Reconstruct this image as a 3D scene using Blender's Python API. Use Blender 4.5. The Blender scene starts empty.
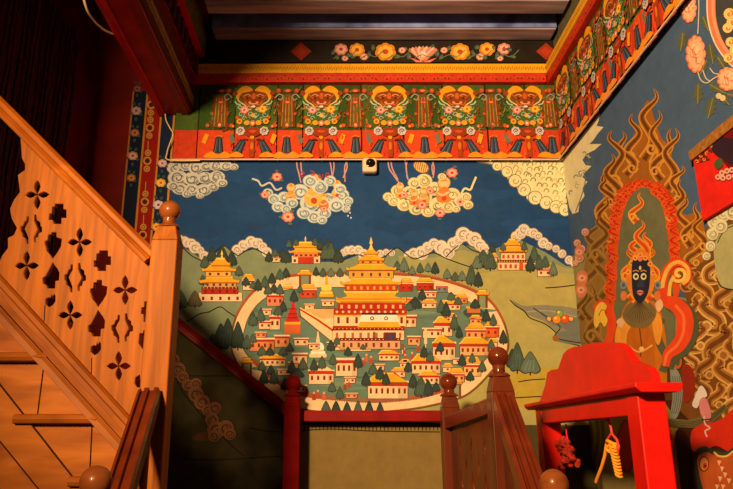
import bpy, math, random
from mathutils import Vector
from mathutils.geometry import tessellate_polygon
random.seed(7)
C = bpy.context.scene.collection
PI = math.pi
E = 0.85                      # eye height above the landing
F, CX, CY, PITCH = 680.0, 340.0, 244.5, math.radians(16.1)
SP, CP = math.sin(PITCH), math.cos(PITCH)

# ------------------------------------------------------------------ survey: pixel -> point on a real plane
def ray(px, py):
    xr = (px-CX)/F; yr = (CY-py)/F
    return xr, CP-SP*yr, SP+CP*yr
def onY(px, py, Y):
    x, y, z = ray(px, py); t = Y/y
    return Vector((x*t, Y, E+z*t))
def onX(px, py, X):
    x, y, z = ray(px, py); t = X/x
    return Vector((X, y*t, E+z*t))

WY = 5.0       # back wall
WX = 1.77      # right wall
LXW = -2.02    # left wall

# ------------------------------------------------------------------ colours
TINT = (1.0, .70, .42)
def s2l(c):
    c /= 255.0
    return c/12.92 if c <= .04045 else ((c+.055)/1.055)**2.4
def col(r, g, b, k=.8):
    v = [min(.88, max(.002, s2l(a)/t*k)) for a, t in zip((r, g, b), TINT)]
    return (v[0], v[1], v[2], 1)

# ------------------------------------------------------------------ materials
MATS = {}
def nodes(name):
    m = bpy.data.materials.new(name); m.use_nodes = True
    nt = m.node_tree; b = nt.nodes['Principled BSDF']
    return m, nt, b
def plain(name, c, rough=.6, var=.25, scale=12, metal=0, bump=.0, coat=0):
    if name in MATS: return MATS[name]
    m, nt, b = nodes(name)
    tc = nt.nodes.new('ShaderNodeTexCoord')
    n = nt.nodes.new('ShaderNodeTexNoise'); n.inputs['Scale'].default_value = scale; n.inputs['Detail'].default_value = 6
    nt.links.new(tc.outputs['Object'], n.inputs['Vector'])
    r = nt.nodes.new('ShaderNodeValToRGB')
    r.color_ramp.elements[0].position = .3; r.color_ramp.elements[1].position = .7
    r.color_ramp.elements[0].color = (c[0]*(1-var), c[1]*(1-var), c[2]*(1-var), 1)
    r.color_ramp.elements[1].color = (min(1, c[0]*(1+var*.6)), min(1, c[1]*(1+var*.6)), min(1, c[2]*(1+var*.6)), 1)
    nt.links.new(n.outputs['Fac'], r.inputs['Fac']); nt.links.new(r.outputs['Color'], b.inputs['Base Color'])
    b.inputs['Roughness'].default_value = rough; b.inputs['Metallic'].default_value = metal; b.inputs['Specular IOR Level'].default_value = .25
    if coat: b.inputs['Coat Weight'].default_value = coat
    if bump:
        bp = nt.nodes.new('ShaderNodeBump'); bp.inputs['Strength'].default_value = bump; bp.inputs['Distance'].default_value = .01
        nt.links.new(n.outputs['Fac'], bp.inputs['Height']); nt.links.new(bp.outputs['Normal'], b.inputs['Normal'])
    MATS[name] = m; return m
def wood(name, c1, c2, scale=(3, 3, 40), rough=.38, rot=(0, 0, 0), bump=.15, coat=.15):
    if name in MATS: return MATS[name]
    m, nt, b = nodes(name)
    tc = nt.nodes.new('ShaderNodeTexCoord'); mp = nt.nodes.new('ShaderNodeMapping')
    mp.inputs['Scale'].default_value = scale; mp.inputs['Rotation'].default_value = rot
    nt.links.new(tc.outputs['Object'], mp.inputs['Vector'])
    n = nt.nodes.new('ShaderNodeTexNoise'); n.inputs['Scale'].default_value = 1.0; n.inputs['Detail'].default_value = 8
    n.inputs['Distortion'].default_value = .6
    nt.links.new(mp.outputs['Vector'], n.inputs['Vector'])
    r = nt.nodes.new('ShaderNodeValToRGB')
    r.color_ramp.elements[0].position = .32; r.color_ramp.elements[1].position = .68
    r.color_ramp.elements[0].color = c1; r.color_ramp.elements[1].color = c2
    nt.links.new(n.outputs['Fac'], r.inputs['Fac']); nt.links.new(r.outputs['Color'], b.inputs['Base Color'])
    b.inputs['Roughness'].default_value = rough; b.inputs['Coat Weight'].default_value = coat; b.inputs['Specular IOR Level'].default_value = .2
    bp = nt.nodes.new('ShaderNodeBump'); bp.inputs['Strength'].default_value = bump; bp.inputs['Distance'].default_value = .004
    nt.links.new(n.outputs['Fac'], bp.inputs['Height']); nt.links.new(bp.outputs['Normal'], b.inputs['Normal'])
    MATS[name] = m; return m
def paint_mat(name, rough=.8, wear=.22, scale=9, sheen=False):
    m, nt, b = nodes(name)
    at = nt.nodes.new('ShaderNodeAttribute'); at.attribute_name = 'pigment'
    tc = nt.nodes.new('ShaderNodeTexCoord')
    n = nt.nodes.new('ShaderNodeTexNoise'); n.inputs['Scale'].default_value = scale; n.inputs['Detail'].default_value = 9
    n.inputs['Roughness'].default_value = .7
    nt.links.new(tc.outputs['Object'], n.inputs['Vector'])
    r = nt.nodes.new('ShaderNodeMapRange')
    r.inputs['From Min'].default_value = .25; r.inputs['From Max'].default_value = .75
    r.inputs['To Min'].default_value = 1-wear; r.inputs['To Max'].default_value = 1+wear*.6
    nt.links.new(n.outputs['Fac'], r.inputs['Value'])
    mx = nt.nodes.new('ShaderNodeMix'); mx.data_type = 'RGBA'; mx.blend_type = 'MULTIPLY'; mx.inputs['Factor'].default_value = 1
    nt.links.new(at.outputs['Color'], mx.inputs['A']); nt.links.new(r.outputs['Result'], mx.inputs['B'])
    nt.links.new(mx.outputs['Result'], b.inputs['Base Color'])
    b.inputs['Roughness'].default_value = rough; b.inputs['Specular IOR Level'].default_value = .1
    return m
PAINT = paint_mat('mural_pigment')
CLOTH = paint_mat('printed_cloth', rough=.85, wear=.3, scale=25)

# ------------------------------------------------------------------ objects
LOC = {}
def tag(o, label=None, cat=None, group=None, kind=None):
    if label: o['label'] = label
    if cat: o['category'] = cat
    if group: o['group'] = group
    if kind: o['kind'] = kind
    return o
def thing(name, label, cat, loc, group=None):
    o = bpy.data.objects.new(name, None); C.objects.link(o)
    o.empty_display_size = .1
    o.location = loc; LOC[o.name] = Vector(loc)
    return tag(o, label, cat, group)
def link(name, me, parent=None, origin=None):
    o = bpy.data.objects.new(name, me); C.objects.link(o)
    if parent:
        o.parent = parent; LOC[o.name] = LOC[parent.name].copy()
    else:
        LOC[o.name] = Vector(origin or (0, 0, 0)); o.location = LOC[o.name]
    return o

class MB:
    """collects solid shapes in world coordinates"""
    def __init__(s): s.v = []; s.f = []; s.c = []
    def add(s, vs, fs, c=None):
        b = len(s.v); s.v += [Vector(v) for v in vs]
        for f in fs: s.f.append([b+i for i in f]); s.c.append(c)
        return s
    def hexa(s, p, c=None):
        return s.add(p, [(0, 3, 2, 1), (4, 5, 6, 7), (0, 1, 5, 4), (1, 2, 6, 5), (2, 3, 7, 6), (3, 0, 4, 7)], c)
    def box(s, x0, x1, y0, y1, z0, z1, c=None):
        return s.hexa([(x0, y0, z0), (x1, y0, z0), (x1, y1, z0), (x0, y1, z0), (x0, y0, z1), (x1, y0, z1), (x1, y1, z1), (x0, y1, z1)], c)
    def prism(s, pts, vec, c=None):
        n = len(pts); vec = Vector(vec)
        P = [Vector(p) for p in pts]
        nrm = Vector((0, 0, 0))
        for i in range(n): nrm += P[i].cross(P[(i+1) % n])
        if nrm.dot(vec) > 0: P.reverse()
        tri = tessellate_polygon([P])
        vs = P+[p+vec for p in P]
        fs = [tuple(t) for t in tri]+[tuple(i+n for i in reversed(t)) for t in tri]
        fs += [(i, i+n, (i+1) % n+n, (i+1) % n) for i in range(n)]
        return s.add(vs, fs, c)
    def sweep(s, prof, p0, p1, side, up, c=None):
        p0 = Vector(p0); p1 = Vector(p1); side = Vector(side); up = Vector(up)
        n = len(prof)
        vs = [p0+side*a+up*b for a, b in prof]+[p1+side*a+up*b for a, b in prof]
        fs = [(i, (i+1) % n, (i+1) % n+n, i+n) for i in range(n)]
        tri = tessellate_polygon([[Vector((a, b, 0)) for a, b in prof]])
        fs += [tuple(t) for t in tri]+[tuple(i+n for i in reversed(t)) for t in tri]
        return s.add(vs, fs, c)
    def lathe(s, c0, prof, n=20, axis=(0, 0, 1), c=None):
        ax = Vector(axis).normalized(); a = ax.orthogonal().normalized(); b = ax.cross(a); c0 = Vector(c0)
        vs = []; fs = []
        for r, h in prof:
            for k in range(n):
                t = 2*PI*k/n; vs.append(c0+ax*h+(a*math.cos(t)+b*math.sin(t))*max(r, 1e-4))
        m = len(prof)
        for i in range(m-1):
            for k in range(n):
                fs.append((i*n+k, i*n+(k+1) % n, (i+1)*n+(k+1) % n, (i+1)*n+k))
        fs.append(tuple(reversed(range(n)))); fs.append(tuple((m-1)*n+k for k in range(n)))
        return s.add(vs, fs, c)
    def tube(s, path, r, n=8, c=None):
        P = [Vector(p) for p in path]; vs = []; fs = []; a = None
        for i, p in enumerate(P):
            t = (P[min(i+1, len(P)-1)]-P[max(i-1, 0)])
            if t.length < 1e-9: t = Vector((0, 0, 1))
            t.normalize()
            a = t.orthogonal() if a is None else a-t*a.dot(t)
            if a.length < 1e-6: a = t.orthogonal()
            a.normalize(); b = t.cross(a)
            rr = r[i] if isinstance(r, (list, tuple)) else r
            for k in range(n):
                q = 2*PI*k/n; vs.append(p+(a*math.cos(q)+b*math.sin(q))*rr)
        for i in range(len(P)-1):
            for k in range(n): fs.append((i*n+k, i*n+(k+1) % n, (i+1)*n+(k+1) % n, (i+1)*n+k))
        fs.append(tuple(reversed(range(n)))); fs.append(tuple((len(P)-1)*n+k for k in range(n)))
        return s.add(vs, fs, c)
    def build(s, name, mat, parent=None, smooth=False, bevel=0, origin=None):
        if parent is None:
            if origin is None:
                xs = [v.x for v in s.v]; ys = [v.y for v in s.v]; zs = [v.z for v in s.v]
                origin = Vector(((min(xs)+max(xs))/2, (min(ys)+max(ys))/2, min(zs)))
            L = Vector(origin)
        else: L = LOC[parent.name]
        me = bpy.data.meshes.new(name)
        me.from_pydata([tuple(v-L) for v in s.v], [], s.f)
        me.materials.append(mat)
        if any(c is not None for c in s.c): pigment(me, s.c)
        import bmesh
        bm = bmesh.new(); bm.from_mesh(me); bmesh.ops.recalc_face_normals(bm, faces=bm.faces[:]); bm.to_mesh(me); bm.free()
        if smooth:
            for p in me.polygons: p.use_smooth = True
            me.set_sharp_from_angle(angle=math.radians(40))
        o = link(name, me, parent, L)
        if bevel:
            b = o.modifiers.new('bevel', 'BEVEL'); b.width = bevel; b.segments = 2; b.limit_method = 'ANGLE'; b.angle_limit = math.radians(40)
        return o
def pigment(me, cols):
    at = me.attributes.new('pigment', 'FLOAT_COLOR', 'CORNER')
    buf = []
    for p, c in zip(me.polygons, cols):
        buf += list(c or (.5, .5, .5, 1))*p.loop_total
    at.data.foreach_set('color', buf)

# ------------------------------------------------------------------ painting on a wall or a cloth
def smooth_closed(pts, k=5):
    n = len(pts); out = []
    for i in range(n):
        p0, p1, p2, p3 = pts[i-1], pts[i], pts[(i+1) % n], pts[(i+2) % n]
        for j in range(k):
            t = j/k; t2 = t*t; t3 = t2*t
            out.append(tuple(.5*(2*b+(c-a)*t+(2*a-5*b+4*c-d)*t2+(3*b-3*c+d-a)*t3) for a, b, c, d in zip(p0, p1, p2, p3)))
    return out
def smooth_open(pts, k=6):
    n = len(pts); out = []
    for i in range(n-1):
        p0, p1, p2, p3 = pts[max(i-1, 0)], pts[i], pts[i+1], pts[min(i+2, n-1)]
        for j in range(k):
            t = j/k; t2 = t*t; t3 = t2*t
            out.append(tuple(.5*(2*b+(c-a)*t+(2*a-5*b+4*c-d)*t2+(3*b-3*c+d-a)*t3) for a, b, c, d in zip(p0, p1, p2, p3)))
    out.append(pts[-1]); return out

class Pt:
    """one painted part: flat patches of pigment laid on a surface; mapf(x, y, off) gives the surface point"""
    N = 0
    def __init__(s, mapf, base, step=4e-5):
        Pt.N += 1; s.m = mapf; s.o = base*1e-3+Pt.N*6e-6; s.st = step; s.v = []; s.f = []; s.c = []
    def _up(s): s.o += s.st
    def poly(s, pts, c, smooth=0):
        if smooth: pts = smooth_closed(pts, smooth)
        tri = tessellate_polygon([[Vector((p[0], p[1], 0)) for p in pts]])
        b = len(s.v); s.v += [s.m(p[0], p[1], s.o) for p in pts]
        for t in tri: s.f.append([b+i for i in t]); s.c.append(c)
        s._up(); return s
    def blob(s, pts, c): return s.poly(pts, c, 5)
    def rect(s, x0, y0, x1, y1, c): return s.poly([(x0, y0), (x1, y0), (x1, y1), (x0, y1)], c)
    def disc(s, x, y, r, c, ry=None, n=14, rot=0):
        ry = ry or r
        return s.poly([(x+r*math.cos(2*PI*k/n)*math.cos(rot)-ry*math.sin(2*PI*k/n)*math.sin(rot),
                        y+r*math.cos(2*PI*k/n)*math.sin(rot)+ry*math.sin(2*PI*k/n)*math.cos(rot)) for k in range(n)], c)
    def stroke(s, pts, w, c, smooth=0, taper=None):
        if smooth: pts = smooth_open(pts, smooth)
        n = len(pts); b = len(s.v)
        for i, p in enumerate(pts):
            q0 = pts[max(i-1, 0)]; q1 = pts[min(i+1, n-1)]
            dx, dy = q1[0]-q0[0], q1[1]-q0[1]; l = math.hypot(dx, dy) or 1
            t = i/max(n-1, 1)
            ww = w if taper is None else w*taper(t)
            ox, oy = -dy/l*ww/2, dx/l*ww/2
            s.v.append(s.m(p[0]+ox, p[1]+oy, s.o)); s.v.append(s.m(p[0]-ox, p[1]-oy, s.o))
        for i in range(n-1):
            s.f.append([b+2*i, b+2*i+1, b+2*i+3, b+2*i+2]); s.c.append(c)
        s._up(); return s
    def spiral(s, x, y, r, c, w, turns=1.3, a0=0, cw=1):
        pts = []
        N = int(16*turns)
        for i in range(N+1):
            t = i/N; a = a0+cw*2*PI*turns*t; rr = r*(1-t*.85)
            pts.append((x+rr*math.cos(a), y+rr*math.sin(a)))
        return s.stroke(pts, w, c)
    def build(s, name, parent, mat=None, label=None, kind=None):
        L = LOC[parent.name]
        me = bpy.data.meshes.new(name)
        me.from_pydata([tuple(v-L) for v in s.v], [], s.f)
        me.materials.append(mat or PAINT); pigment(me, s.c)
        o = link(name, me, parent)
        tag(o, label, kind=kind)
        return o
def backm(x, y, off):
    v = onY(x, y, WY); v.y -= off; return v
def rightm(x, y, off):
    v = onX(x, y, WX); v.x -= off; return v

# ------------------------------------------------------------------ setting
def Zr(z): return E+z          # height given relative to the eye
M_PLASTER = plain('old_plaster', col(105, 92, 58), .8, .3, 5, bump=.1)
M_DARKRED = plain('dark_red_wall', (.13, .004, .003, 1), .85, .35, 4, bump=.1)
M_FLOOR = wood('floor_boards', (.05, .02, .008, 1), (.12, .05, .02, 1), (2, 14, 2), .5)
M_CEIL = plain('ceiling_boards', (.012, .012, .016, 1), .8, .4, 6)
ZC = Zr(3.46)
def struct(name, mb, mat, **k):
    o = mb.build(name, mat, **k); o['kind'] = 'structure'; return o
XB = onY(171, 190, WY).x       # where the painted wall meets the dark red one
struct('wall_back', MB().box(XB, WX+.15, WY, WY+.2, -.7, ZC), M_PLASTER)
struct('wall_back_left', MB().box(LXW-.15, XB, WY, WY+.2, -.7, ZC), M_DARKRED)
struct('wall_right', MB().box(WX, WX+.15, -.6, WY, -.7, ZC), M_PLASTER)
struct('wall_left', MB().box(LXW-.15, LXW, -.6, WY, -.7, ZC), M_DARKRED)
struct('ceiling', MB().box(LXW-.15, WX+.15, -.6, WY+.2, ZC, ZC+.1), M_CEIL)
struct('floor', MB().box(LXW-.15, WX+.15, -.6, WY+.2, -.8, -.7), M_FLOOR)
land = MB()
land.box(LXW, WX, 3.0, WY, -.08, 0); land.box(.84, WX, 2.0, 3.0, -.08, 0); land.box(LXW, WX, 4.85, WY, -.7, -.08)
land.box(.84, .90, 2.0, 3.0, -.7, -.08); land.box(.84, WX, 2.0, 2.06, -.7, -.08); land.box(LXW, .84, 3.0, 3.06, -.7, -.08)
struct('floor_landing', land, M_FLOOR)
st = MB()
for i in range(3): st.box(-.56, .52, 3.0-.24*(i+1), 3.0-.24*i, -.7, -.17*(i+1))
o = st.build('stair_flight', M_FLOOR); tag(o, 'short wooden flight of steps leading up between the two lower railings', 'stairs')

# ------------------------------------------------------------------ materials of the joinery
W_LIGHT = wood('honey_varnished_wood', (.2, .06, .003, 1), (.37, .115, .006, 1), (30, 30, 2.2), .55, coat=0)
W_PLANK = wood('amber_planks', (.23, .06, .006, 1), (.48, .165, .022, 1), (2.2, 6, 11), .42, coat=.05, rot=(0, math.radians(8), 0))
W_RAIL = wood('amber_handrail_wood', (.18, .045, .003, 1), (.38, .12, .01, 1), (3, 20, 3), .5, coat=0, rot=(0, math.radians(45), 0))
W_DARKB = wood('red_brown_varnish', (.055, .011, .004, 1), (.13, .028, .009, 1), (8, 8, 1.5), .34)
W_DARKR = wood('red_brown_rail', (.075, .012, .004, 1), (.15, .027, .008, 1), (8, 2, 8), .32)
W_BALL = wood('turned_brown_wood', (.12, .032, .008, 1), (.22, .07, .02, 1), (6, 6, 14), .32)
W_BALLR = wood('turned_red_brown_wood', (.07, .013, .005, 1), (.15, .032, .012, 1), (6, 6, 14), .22)
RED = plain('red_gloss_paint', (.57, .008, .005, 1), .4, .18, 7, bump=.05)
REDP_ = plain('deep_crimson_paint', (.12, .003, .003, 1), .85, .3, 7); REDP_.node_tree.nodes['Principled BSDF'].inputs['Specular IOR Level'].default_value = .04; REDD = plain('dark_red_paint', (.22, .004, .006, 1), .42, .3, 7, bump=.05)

def ball_profile(r, neck):   # from the top of the post upwards
    k = r*.62
    p = [(r*1.02, 0), (r*1.05, r*.12), (r*.86, r*.3), (k, r*.4), (k*.92, r*.6), (k, r*.7+neck)]
    z0 = r*.7+neck+math.sqrt(max(r*r-k*k, 0))
    a0 = math.acos(min(1, math.sqrt(max(r*r-k*k, 0))/r))
    for i in range(13):
        a = PI-a0-(PI-a0)*i/12
        p.append((r*math.sin(a), z0+r*math.cos(a)))
    return p, z0
def post(name, parent, x, y, w, z0, zball, r, mat, ballmat, neck=.005):
    prof, dz = ball_profile(r, neck); zt = zball-dz; h = w/2
    m = MB().box(x-h, x+h, y-h, y+h, z0, zt-.07)
    q = h*.72
    m.add([(x-h, y-h, zt-.07), (x+h, y-h, zt-.07), (x+h, y+h, zt-.07), (x-h, y+h, zt-.07), (x-q, y-q, zt), (x+q, y-q, zt), (x+q, y+q, zt), (x-q, y+q, zt)],
          [(4, 5, 6, 7), (0, 1, 5, 4), (1, 2, 6, 5), (2, 3, 7, 6), (3, 0, 4, 7)])
    p = m.build(name, mat, parent, bevel=.006)
    f = MB().lathe((x, y, zt), prof, 28).build('ball_finial', ballmat, p, smooth=True)
    return p

def cut_panel(name, parent, outline, holes, mapf, thick, mat):
    """a board with sawn-out shapes; outline and holes are 2-D, mapf puts a 2-D point on the front face; thick is the depth vector"""
    cu = bpy.data.curves.new(name, 'CURVE'); cu.dimensions = '2D'; cu.fill_mode = 'BOTH'; cu.extrude = .5
    for pl in [outline]+holes:
        sp = cu.splines.new('POLY'); sp.points.add(len(pl)-1); sp.use_cyclic_u = True
        for p, q in zip(sp.points, pl): p.co = (q[0], q[1], 0, 1)
    ob = bpy.data.objects.new('tmp', cu); C.objects.link(ob)
    dg = bpy.context.evaluated_depsgraph_get(); dg.update()
    me = bpy.data.meshes.new_from_object(ob.evaluated_get(dg)); bpy.data.objects.remove(ob); bpy.data.curves.remove(cu)
    me.name = name; L = LOC[parent.name]; th = Vector(thick)
    for v in me.vertices:
        p = mapf(v.co.x, v.co.y); v.co = p+(th if v.co.z < 0 else Vector((0, 0, 0)))-L
    import bmesh
    bm = bmesh.new(); bm.from_mesh(me); bmesh.ops.remove_doubles(bm, verts=bm.verts, dist=1e-5)
    bmesh.ops.recalc_face_normals(bm, faces=bm.faces[:]); bm.to_mesh(me); bm.free()
    me.materials.clear(); me.materials.append(mat)
    return link(name, me, parent)

def petal4(x, y, a=12.6, b=15.5, w=3.6):
    hs = []
    for k, (dx, dy, l) in enumerate(((1, 0, a), (0, -1, b), (-1, 0, a), (0, 1, b))):
        px_, py_ = -dy, dx
        prof = [(.6, .5), (.25*l, .62*w), (.5*l, w), (.75*l, .7*w), (l, 0), (.75*l, -.7*w), (.5*l, -w), (.25*l, -.62*w), (.6, -.5)]
        hs.append([(x+dx*t+px_*s, y+dy*t+py_*s) for t, s in prof])
    out = []
    # one outline: go round the four petals
    for h in hs: out += h
    return [out]
def zcross(x, y):
    return [[(x-6, y-1), (x-9, y-1), (x-9, y+6), (x-5, y+6), (x-5, y+10), (x+4, y+10), (x+4, y+4), (x+9, y+4), (x+9, y-5), (x+6, y-5), (x+6, y-11), (x-3, y-11), (x-3, y-8), (x-6, y-8)]]
def lozenge(x, y):
    L = [(-2.2, -13.5), (-2.2, -8), (-5, -3), (-6.3, 0), (-5, 3), (-2.6, 8.5), (-2.6, 15), (-5.2, 15), (-6, 9), (-9.2, 7), (-9.6, 3), (-11, 2), (-11, -3), (-8, -4), (-7, -8), (-4.8, -9), (-4.6, -13.5)]
    return [[(x+a, y+b) for a, b in L], [(x-a, y-b) for a, b in L]]
def vase(x, y):
    u = [(-.5, -1.5), (-3, -6), (-6.5, -10), (-7.5, -15), (-8.5, -17), (-8, -20), (-5, -21), (-5, -26.5), (-1.5, -26.5), (-1.5, -29), (4, -29), (4, -23.5), (9.5, -22), (8.5, -14), (5, -8), (2, -4), (.5, -1.5)]
    l = [(.5, 1.5), (2.5, 5), (5, 8), (7, 12), (6.5, 20), (3, 20.5), (2.5, 28), (1, 28), (-6, 28), (-7, 24), (-10.5, 23), (-10.5, 17), (-7, 15), (-4, 9), (-1.5, 4), (-.5, 1.5)]
    d = [(-1, 33), (0, 36), (1, 32.5), (3, 35), (3, 41), (0, 45), (-4, 47), (-8, 43), (-7.5, 38), (-5, 36.5), (-2, 37), (-1.5, 34)]
    return [[(x+a, y+b) for a, b in s] for s in (u, l, d)]

# ------------------------------------------------------------------ upper wooden stair on the left
SY = 3.05
def S(px, py): return onY(px, py, SY)
XN = -.805
stair = thing('wooden_staircase', 'honey-coloured wooden staircase climbing left with a carved cut-out balustrade and a ball-topped newel', 'stairs', (XN, SY, 0))
post('newel_post', stair, XN, SY, .12, 0, onY(169, 211, SY).z, .05, W_LIGHT, W_BALL, neck=.012)
HR = [(-.045, -.038), (.045, -.038), (.05, -.022), (.038, -.01), (.05, 0), (.05, .02), (.03, .036), (-.03, .036), (-.05, .02), (-.05, 0), (-.038, -.01), (-.05, -.022)]
a = S(-60, 46); b = S(153, 259)
d = (b-a).normalized(); upv = Vector((-d.z, 0, d.x)); upv = upv if upv.z > 0 else -upv
MB().sweep(HR, a, b, (0, 1, 0), upv).build('handrail', W_RAIL, stair, bevel=.003)
outline = [(20, 130), (22, 158), (25, 164), (25, 170), (18, 175), (20, 192), (14, 200), (10, 209), (12, 219), (17, 228), (14, 235), (8, 238), (8, 248), (2, 256), (-2, 266), (-4, 283), (60, 356), (128, 434), (156, 440), (156, 262), (140, 252), (80, 192)]
holes = []
for x, y in ((37, 194.5), (79.5, 242), (26.5, 265.5), (125, 290), (70, 315), (118.5, 366)): holes += petal4(x, y)
for x, y in ((57.5, 214), (102, 261)): holes += zcross(x, y)
for x, y in ((31, 229), (75, 277.5), (122, 328)): holes += lozenge(x, y)
for x, y in ((52.5, 260.5), (98, 308.5)): holes += vase(x, y)
holes.append([(141, 307), (144, 307), (144, 301), (147, 301), (147, 322), (143, 322), (143, 314), (140, 314)])
holes.append([(139, 333), (143, 333), (143, 330), (147, 330), (147, 349), (142, 349), (138, 343)])
holes.append([(135, 377), (140, 374), (141, 388), (136, 387), (134, 383)])
cut_panel('carved_panel', stair, outline, holes, lambda x, y: onY(x, y, SY-.005), (0, .035, 0), W_LIGHT)
# seams between the panel's boards
sm = MB()
for p in (((45, 305), (44, 321)), ((91.5, 358), (91, 388))):
    v0 = onY(*p[0], SY-.0065); v1 = onY(*p[1], SY-.0065); sm.tube([v0, v1], .0022, 6)
sm.build('plank_seam', plain('seam_shadow_gap', (.03, .012, .005, 1), .9), stair)
a = S(-60, 221); b = S(132, 432); d = (b-a).normalized(); upv = Vector((-d.z, 0, d.x)); upv = upv if upv.z > 0 else -upv
BR = [(-.05, -.04), (.05, -.04), (.05, .035), (.03, .04), (-.03, .04), (-.045, .03), (-.045, .012), (-.055, .008), (-.055, -.012), (-.04, -.016)]
MB().sweep(BR, a, b, (0, 1, 0), upv).build('bottom_rail', W_RAIL, stair, bevel=.003)
a2 = S(-60, 238)-upv*.0; b2 = S(132, 449)
MB().sweep([(-.035, -.045), (.04, -.045), (.04, .0), (-.035, .0), (-.03, -.02)], a2, b2, (0, 1, 0), upv).build('cover_strip', W_RAIL, stair, bevel=.002)
# side boarding below the balustrade
zb = .0
SPY = SY+.015
side = [onY(-70, 236, SPY), onY(134, 450, SPY), Vector((XN-.03, SPY, 0)), Vector((LXW+.13, SPY, 0)), Vector((LXW+.13, SPY, onY(-70, 236, SPY).z))]
MB().prism(side, (0, .03, 0)).build('side_boarding', W_PLANK, stair)
# stringer: the sloped board across the lower left
p = [onY(-70, 296, SPY), onY(32, 427, SPY), onY(73, 478, SPY), onY(91, 501, SPY), onY(146, 501, SPY), onY(-4, 312, SPY), onY(-70, 226, SPY)]
q = [onY(-60, 303, SPY-.001), onY(30, 424, SPY-.001), onY(74, 479, SPY-.001), onY(112, 528, SPY-.001), onY(112, 572, SPY-.001), onY(86, 546, SPY-.001), onY(0, 436, SPY-.001), onY(-60, 352, SPY-.001)]
M_STR = wood('amber_stringer', (.23, .06, .006, 1), (.48, .165, .022, 1), (2, 6, 9), .42, rot=(0, math.radians(50), 0))
def on_strip(pts, y, dep): return [onY(a_, b_, y) for a_, b_ in pts]
MB().prism(on_strip([(-70, 298), (30, 424), (73.5, 478.5), (125, 543), (83, 543), (0, 440), (-70, 352)], SPY-.016, 0), (0, .016, 0)).build('stringer', M_STR, stair)
MB().tube(on_strip([(-70, 296), (30, 423), (73.5, 478.5), (125, 543)], SPY-.017, 0), .003, 6).build('board_joint', MATS['seam_shadow_gap'], stair)
MB().tube(on_strip([(-70, 353), (0, 441), (83, 544)], SPY-.004, 0), .004, 6).build('board_joint', MATS['seam_shadow_gap'], stair)
# treads with rounded noses and the riser edges under them
TR = [(-.012, -.018), (.0, -.022), (.04, -.022), (.04, .02), (.0, .02), (-.012, .016), (-.02, 0)]
for k, (x0, x1, y) in enumerate(((17, 100, 419), (-32, 51, 357.5), (-80, 5, 297), (71, 138, 481))):
    p0 = onY(x0, y, SPY); p1 = onY(x1, y, SPY); p1.z = p0.z
    t = MB().sweep([(u, v) for u, v in TR], p0+Vector((0, -.03, 0)), p1+Vector((0, -.03, 0)), (0, 1, 0), (0, 0, 1)).build('tread', W_RAIL, stair, bevel=.003)
    MB().box(p1.x, p1.x+.035, SPY-.028, SPY+.005, p1.z-.02, p1.z+.018).build('dark_end', plain('dark_tread_end', (.05, .015, .006, 1), .5), t)
    if k < 3: MB().box(p0.x+.02, min(p1.x, XN-.12), SPY+.045, SPY+.9, p0.z-.02, p0.z+.02).build('tread_board', W_PLANK, stair)
for (x, y0, y1, xb) in ((44, 363, 414, 37.5), (92, 424, 476, 89.5), (-3, 303, 352, -12)):
    v0 = onY(x, y0, SPY-.002); v1 = onY(xb, y1, SPY-.002)
    MB().tube([v0, v1], .0028, 6).build('board_joint', MATS['seam_shadow_gap'], stair)
# two scribed joints on the boarding
MB().tube([onY(-2, 388, SPY-.002), onY(28, 421, SPY-.002)], .0022, 6).build('board_joint', MATS['seam_shadow_gap'], stair)

# ------------------------------------------------------------------ the two lower railings
def rail_prof(w=.045, h=.03):
    return [(-w, -h), (w, -h), (w, .4*h), (.86*w, h), (.5*w, h), (.42*w, .55*h), (.1*w, .55*h), (.02*w, h), (-.38*w, h), (-.46*w, .55*h), (-.62*w, .55*h), (-.7*w, h), (-w, .7*h)]
def slope_rail(name, p0, p1, parent, mat, w=.045, h=.03):
    p0 = Vector(p0); p1 = Vector(p1); d = (p1-p0).normalized(); sd = Vector((1, 0, 0)); sd = (sd-d*sd.dot(d)).normalized()
    up = sd.cross(d); up = up if up.z > 0 else -up
    return MB().sweep(rail_prof(w, h), p0, p1, sd, up).build(name, mat, parent, bevel=.002)
lr = thing('stair_railing', 'dark red-brown railing sloping down below the honey newel to a ball-topped post', 'railing', (-.76, 2.2, -.7))
lb = onY(96, 482, 2.2)
post('newel_post', lr, lb.x, 2.2, .105, -.7, lb.z, .049, W_DARKR, W_BALL, neck=.004)
slope_rail('handrail', onY(150, 387, 2.97)+Vector((0, 0, -.03)), (lb.x+.015, 2.26, Zr(-.33)), lr, W_DARKR, .047, .034)
for k in range(3):
    yb = 2.8-.2*k; zt = .0
    f_ = (2.97-yb)/(2.97-2.26); zt = onY(150, 387, 2.97).z-.05+(Zr(-.33)-onY(150, 387, 2.97).z)*f_
    xb_ = -.80+(.05)*f_
    MB().lathe((xb_+.02, yb, -.5), [(.02, 0), (.02, .25), (.012, .28), (.024, .36), (.013, .45), (.018, .5), (.018, max(.55, zt+.5))], 14).build('baluster', W_LIGHT, lr, smooth=True)

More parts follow.
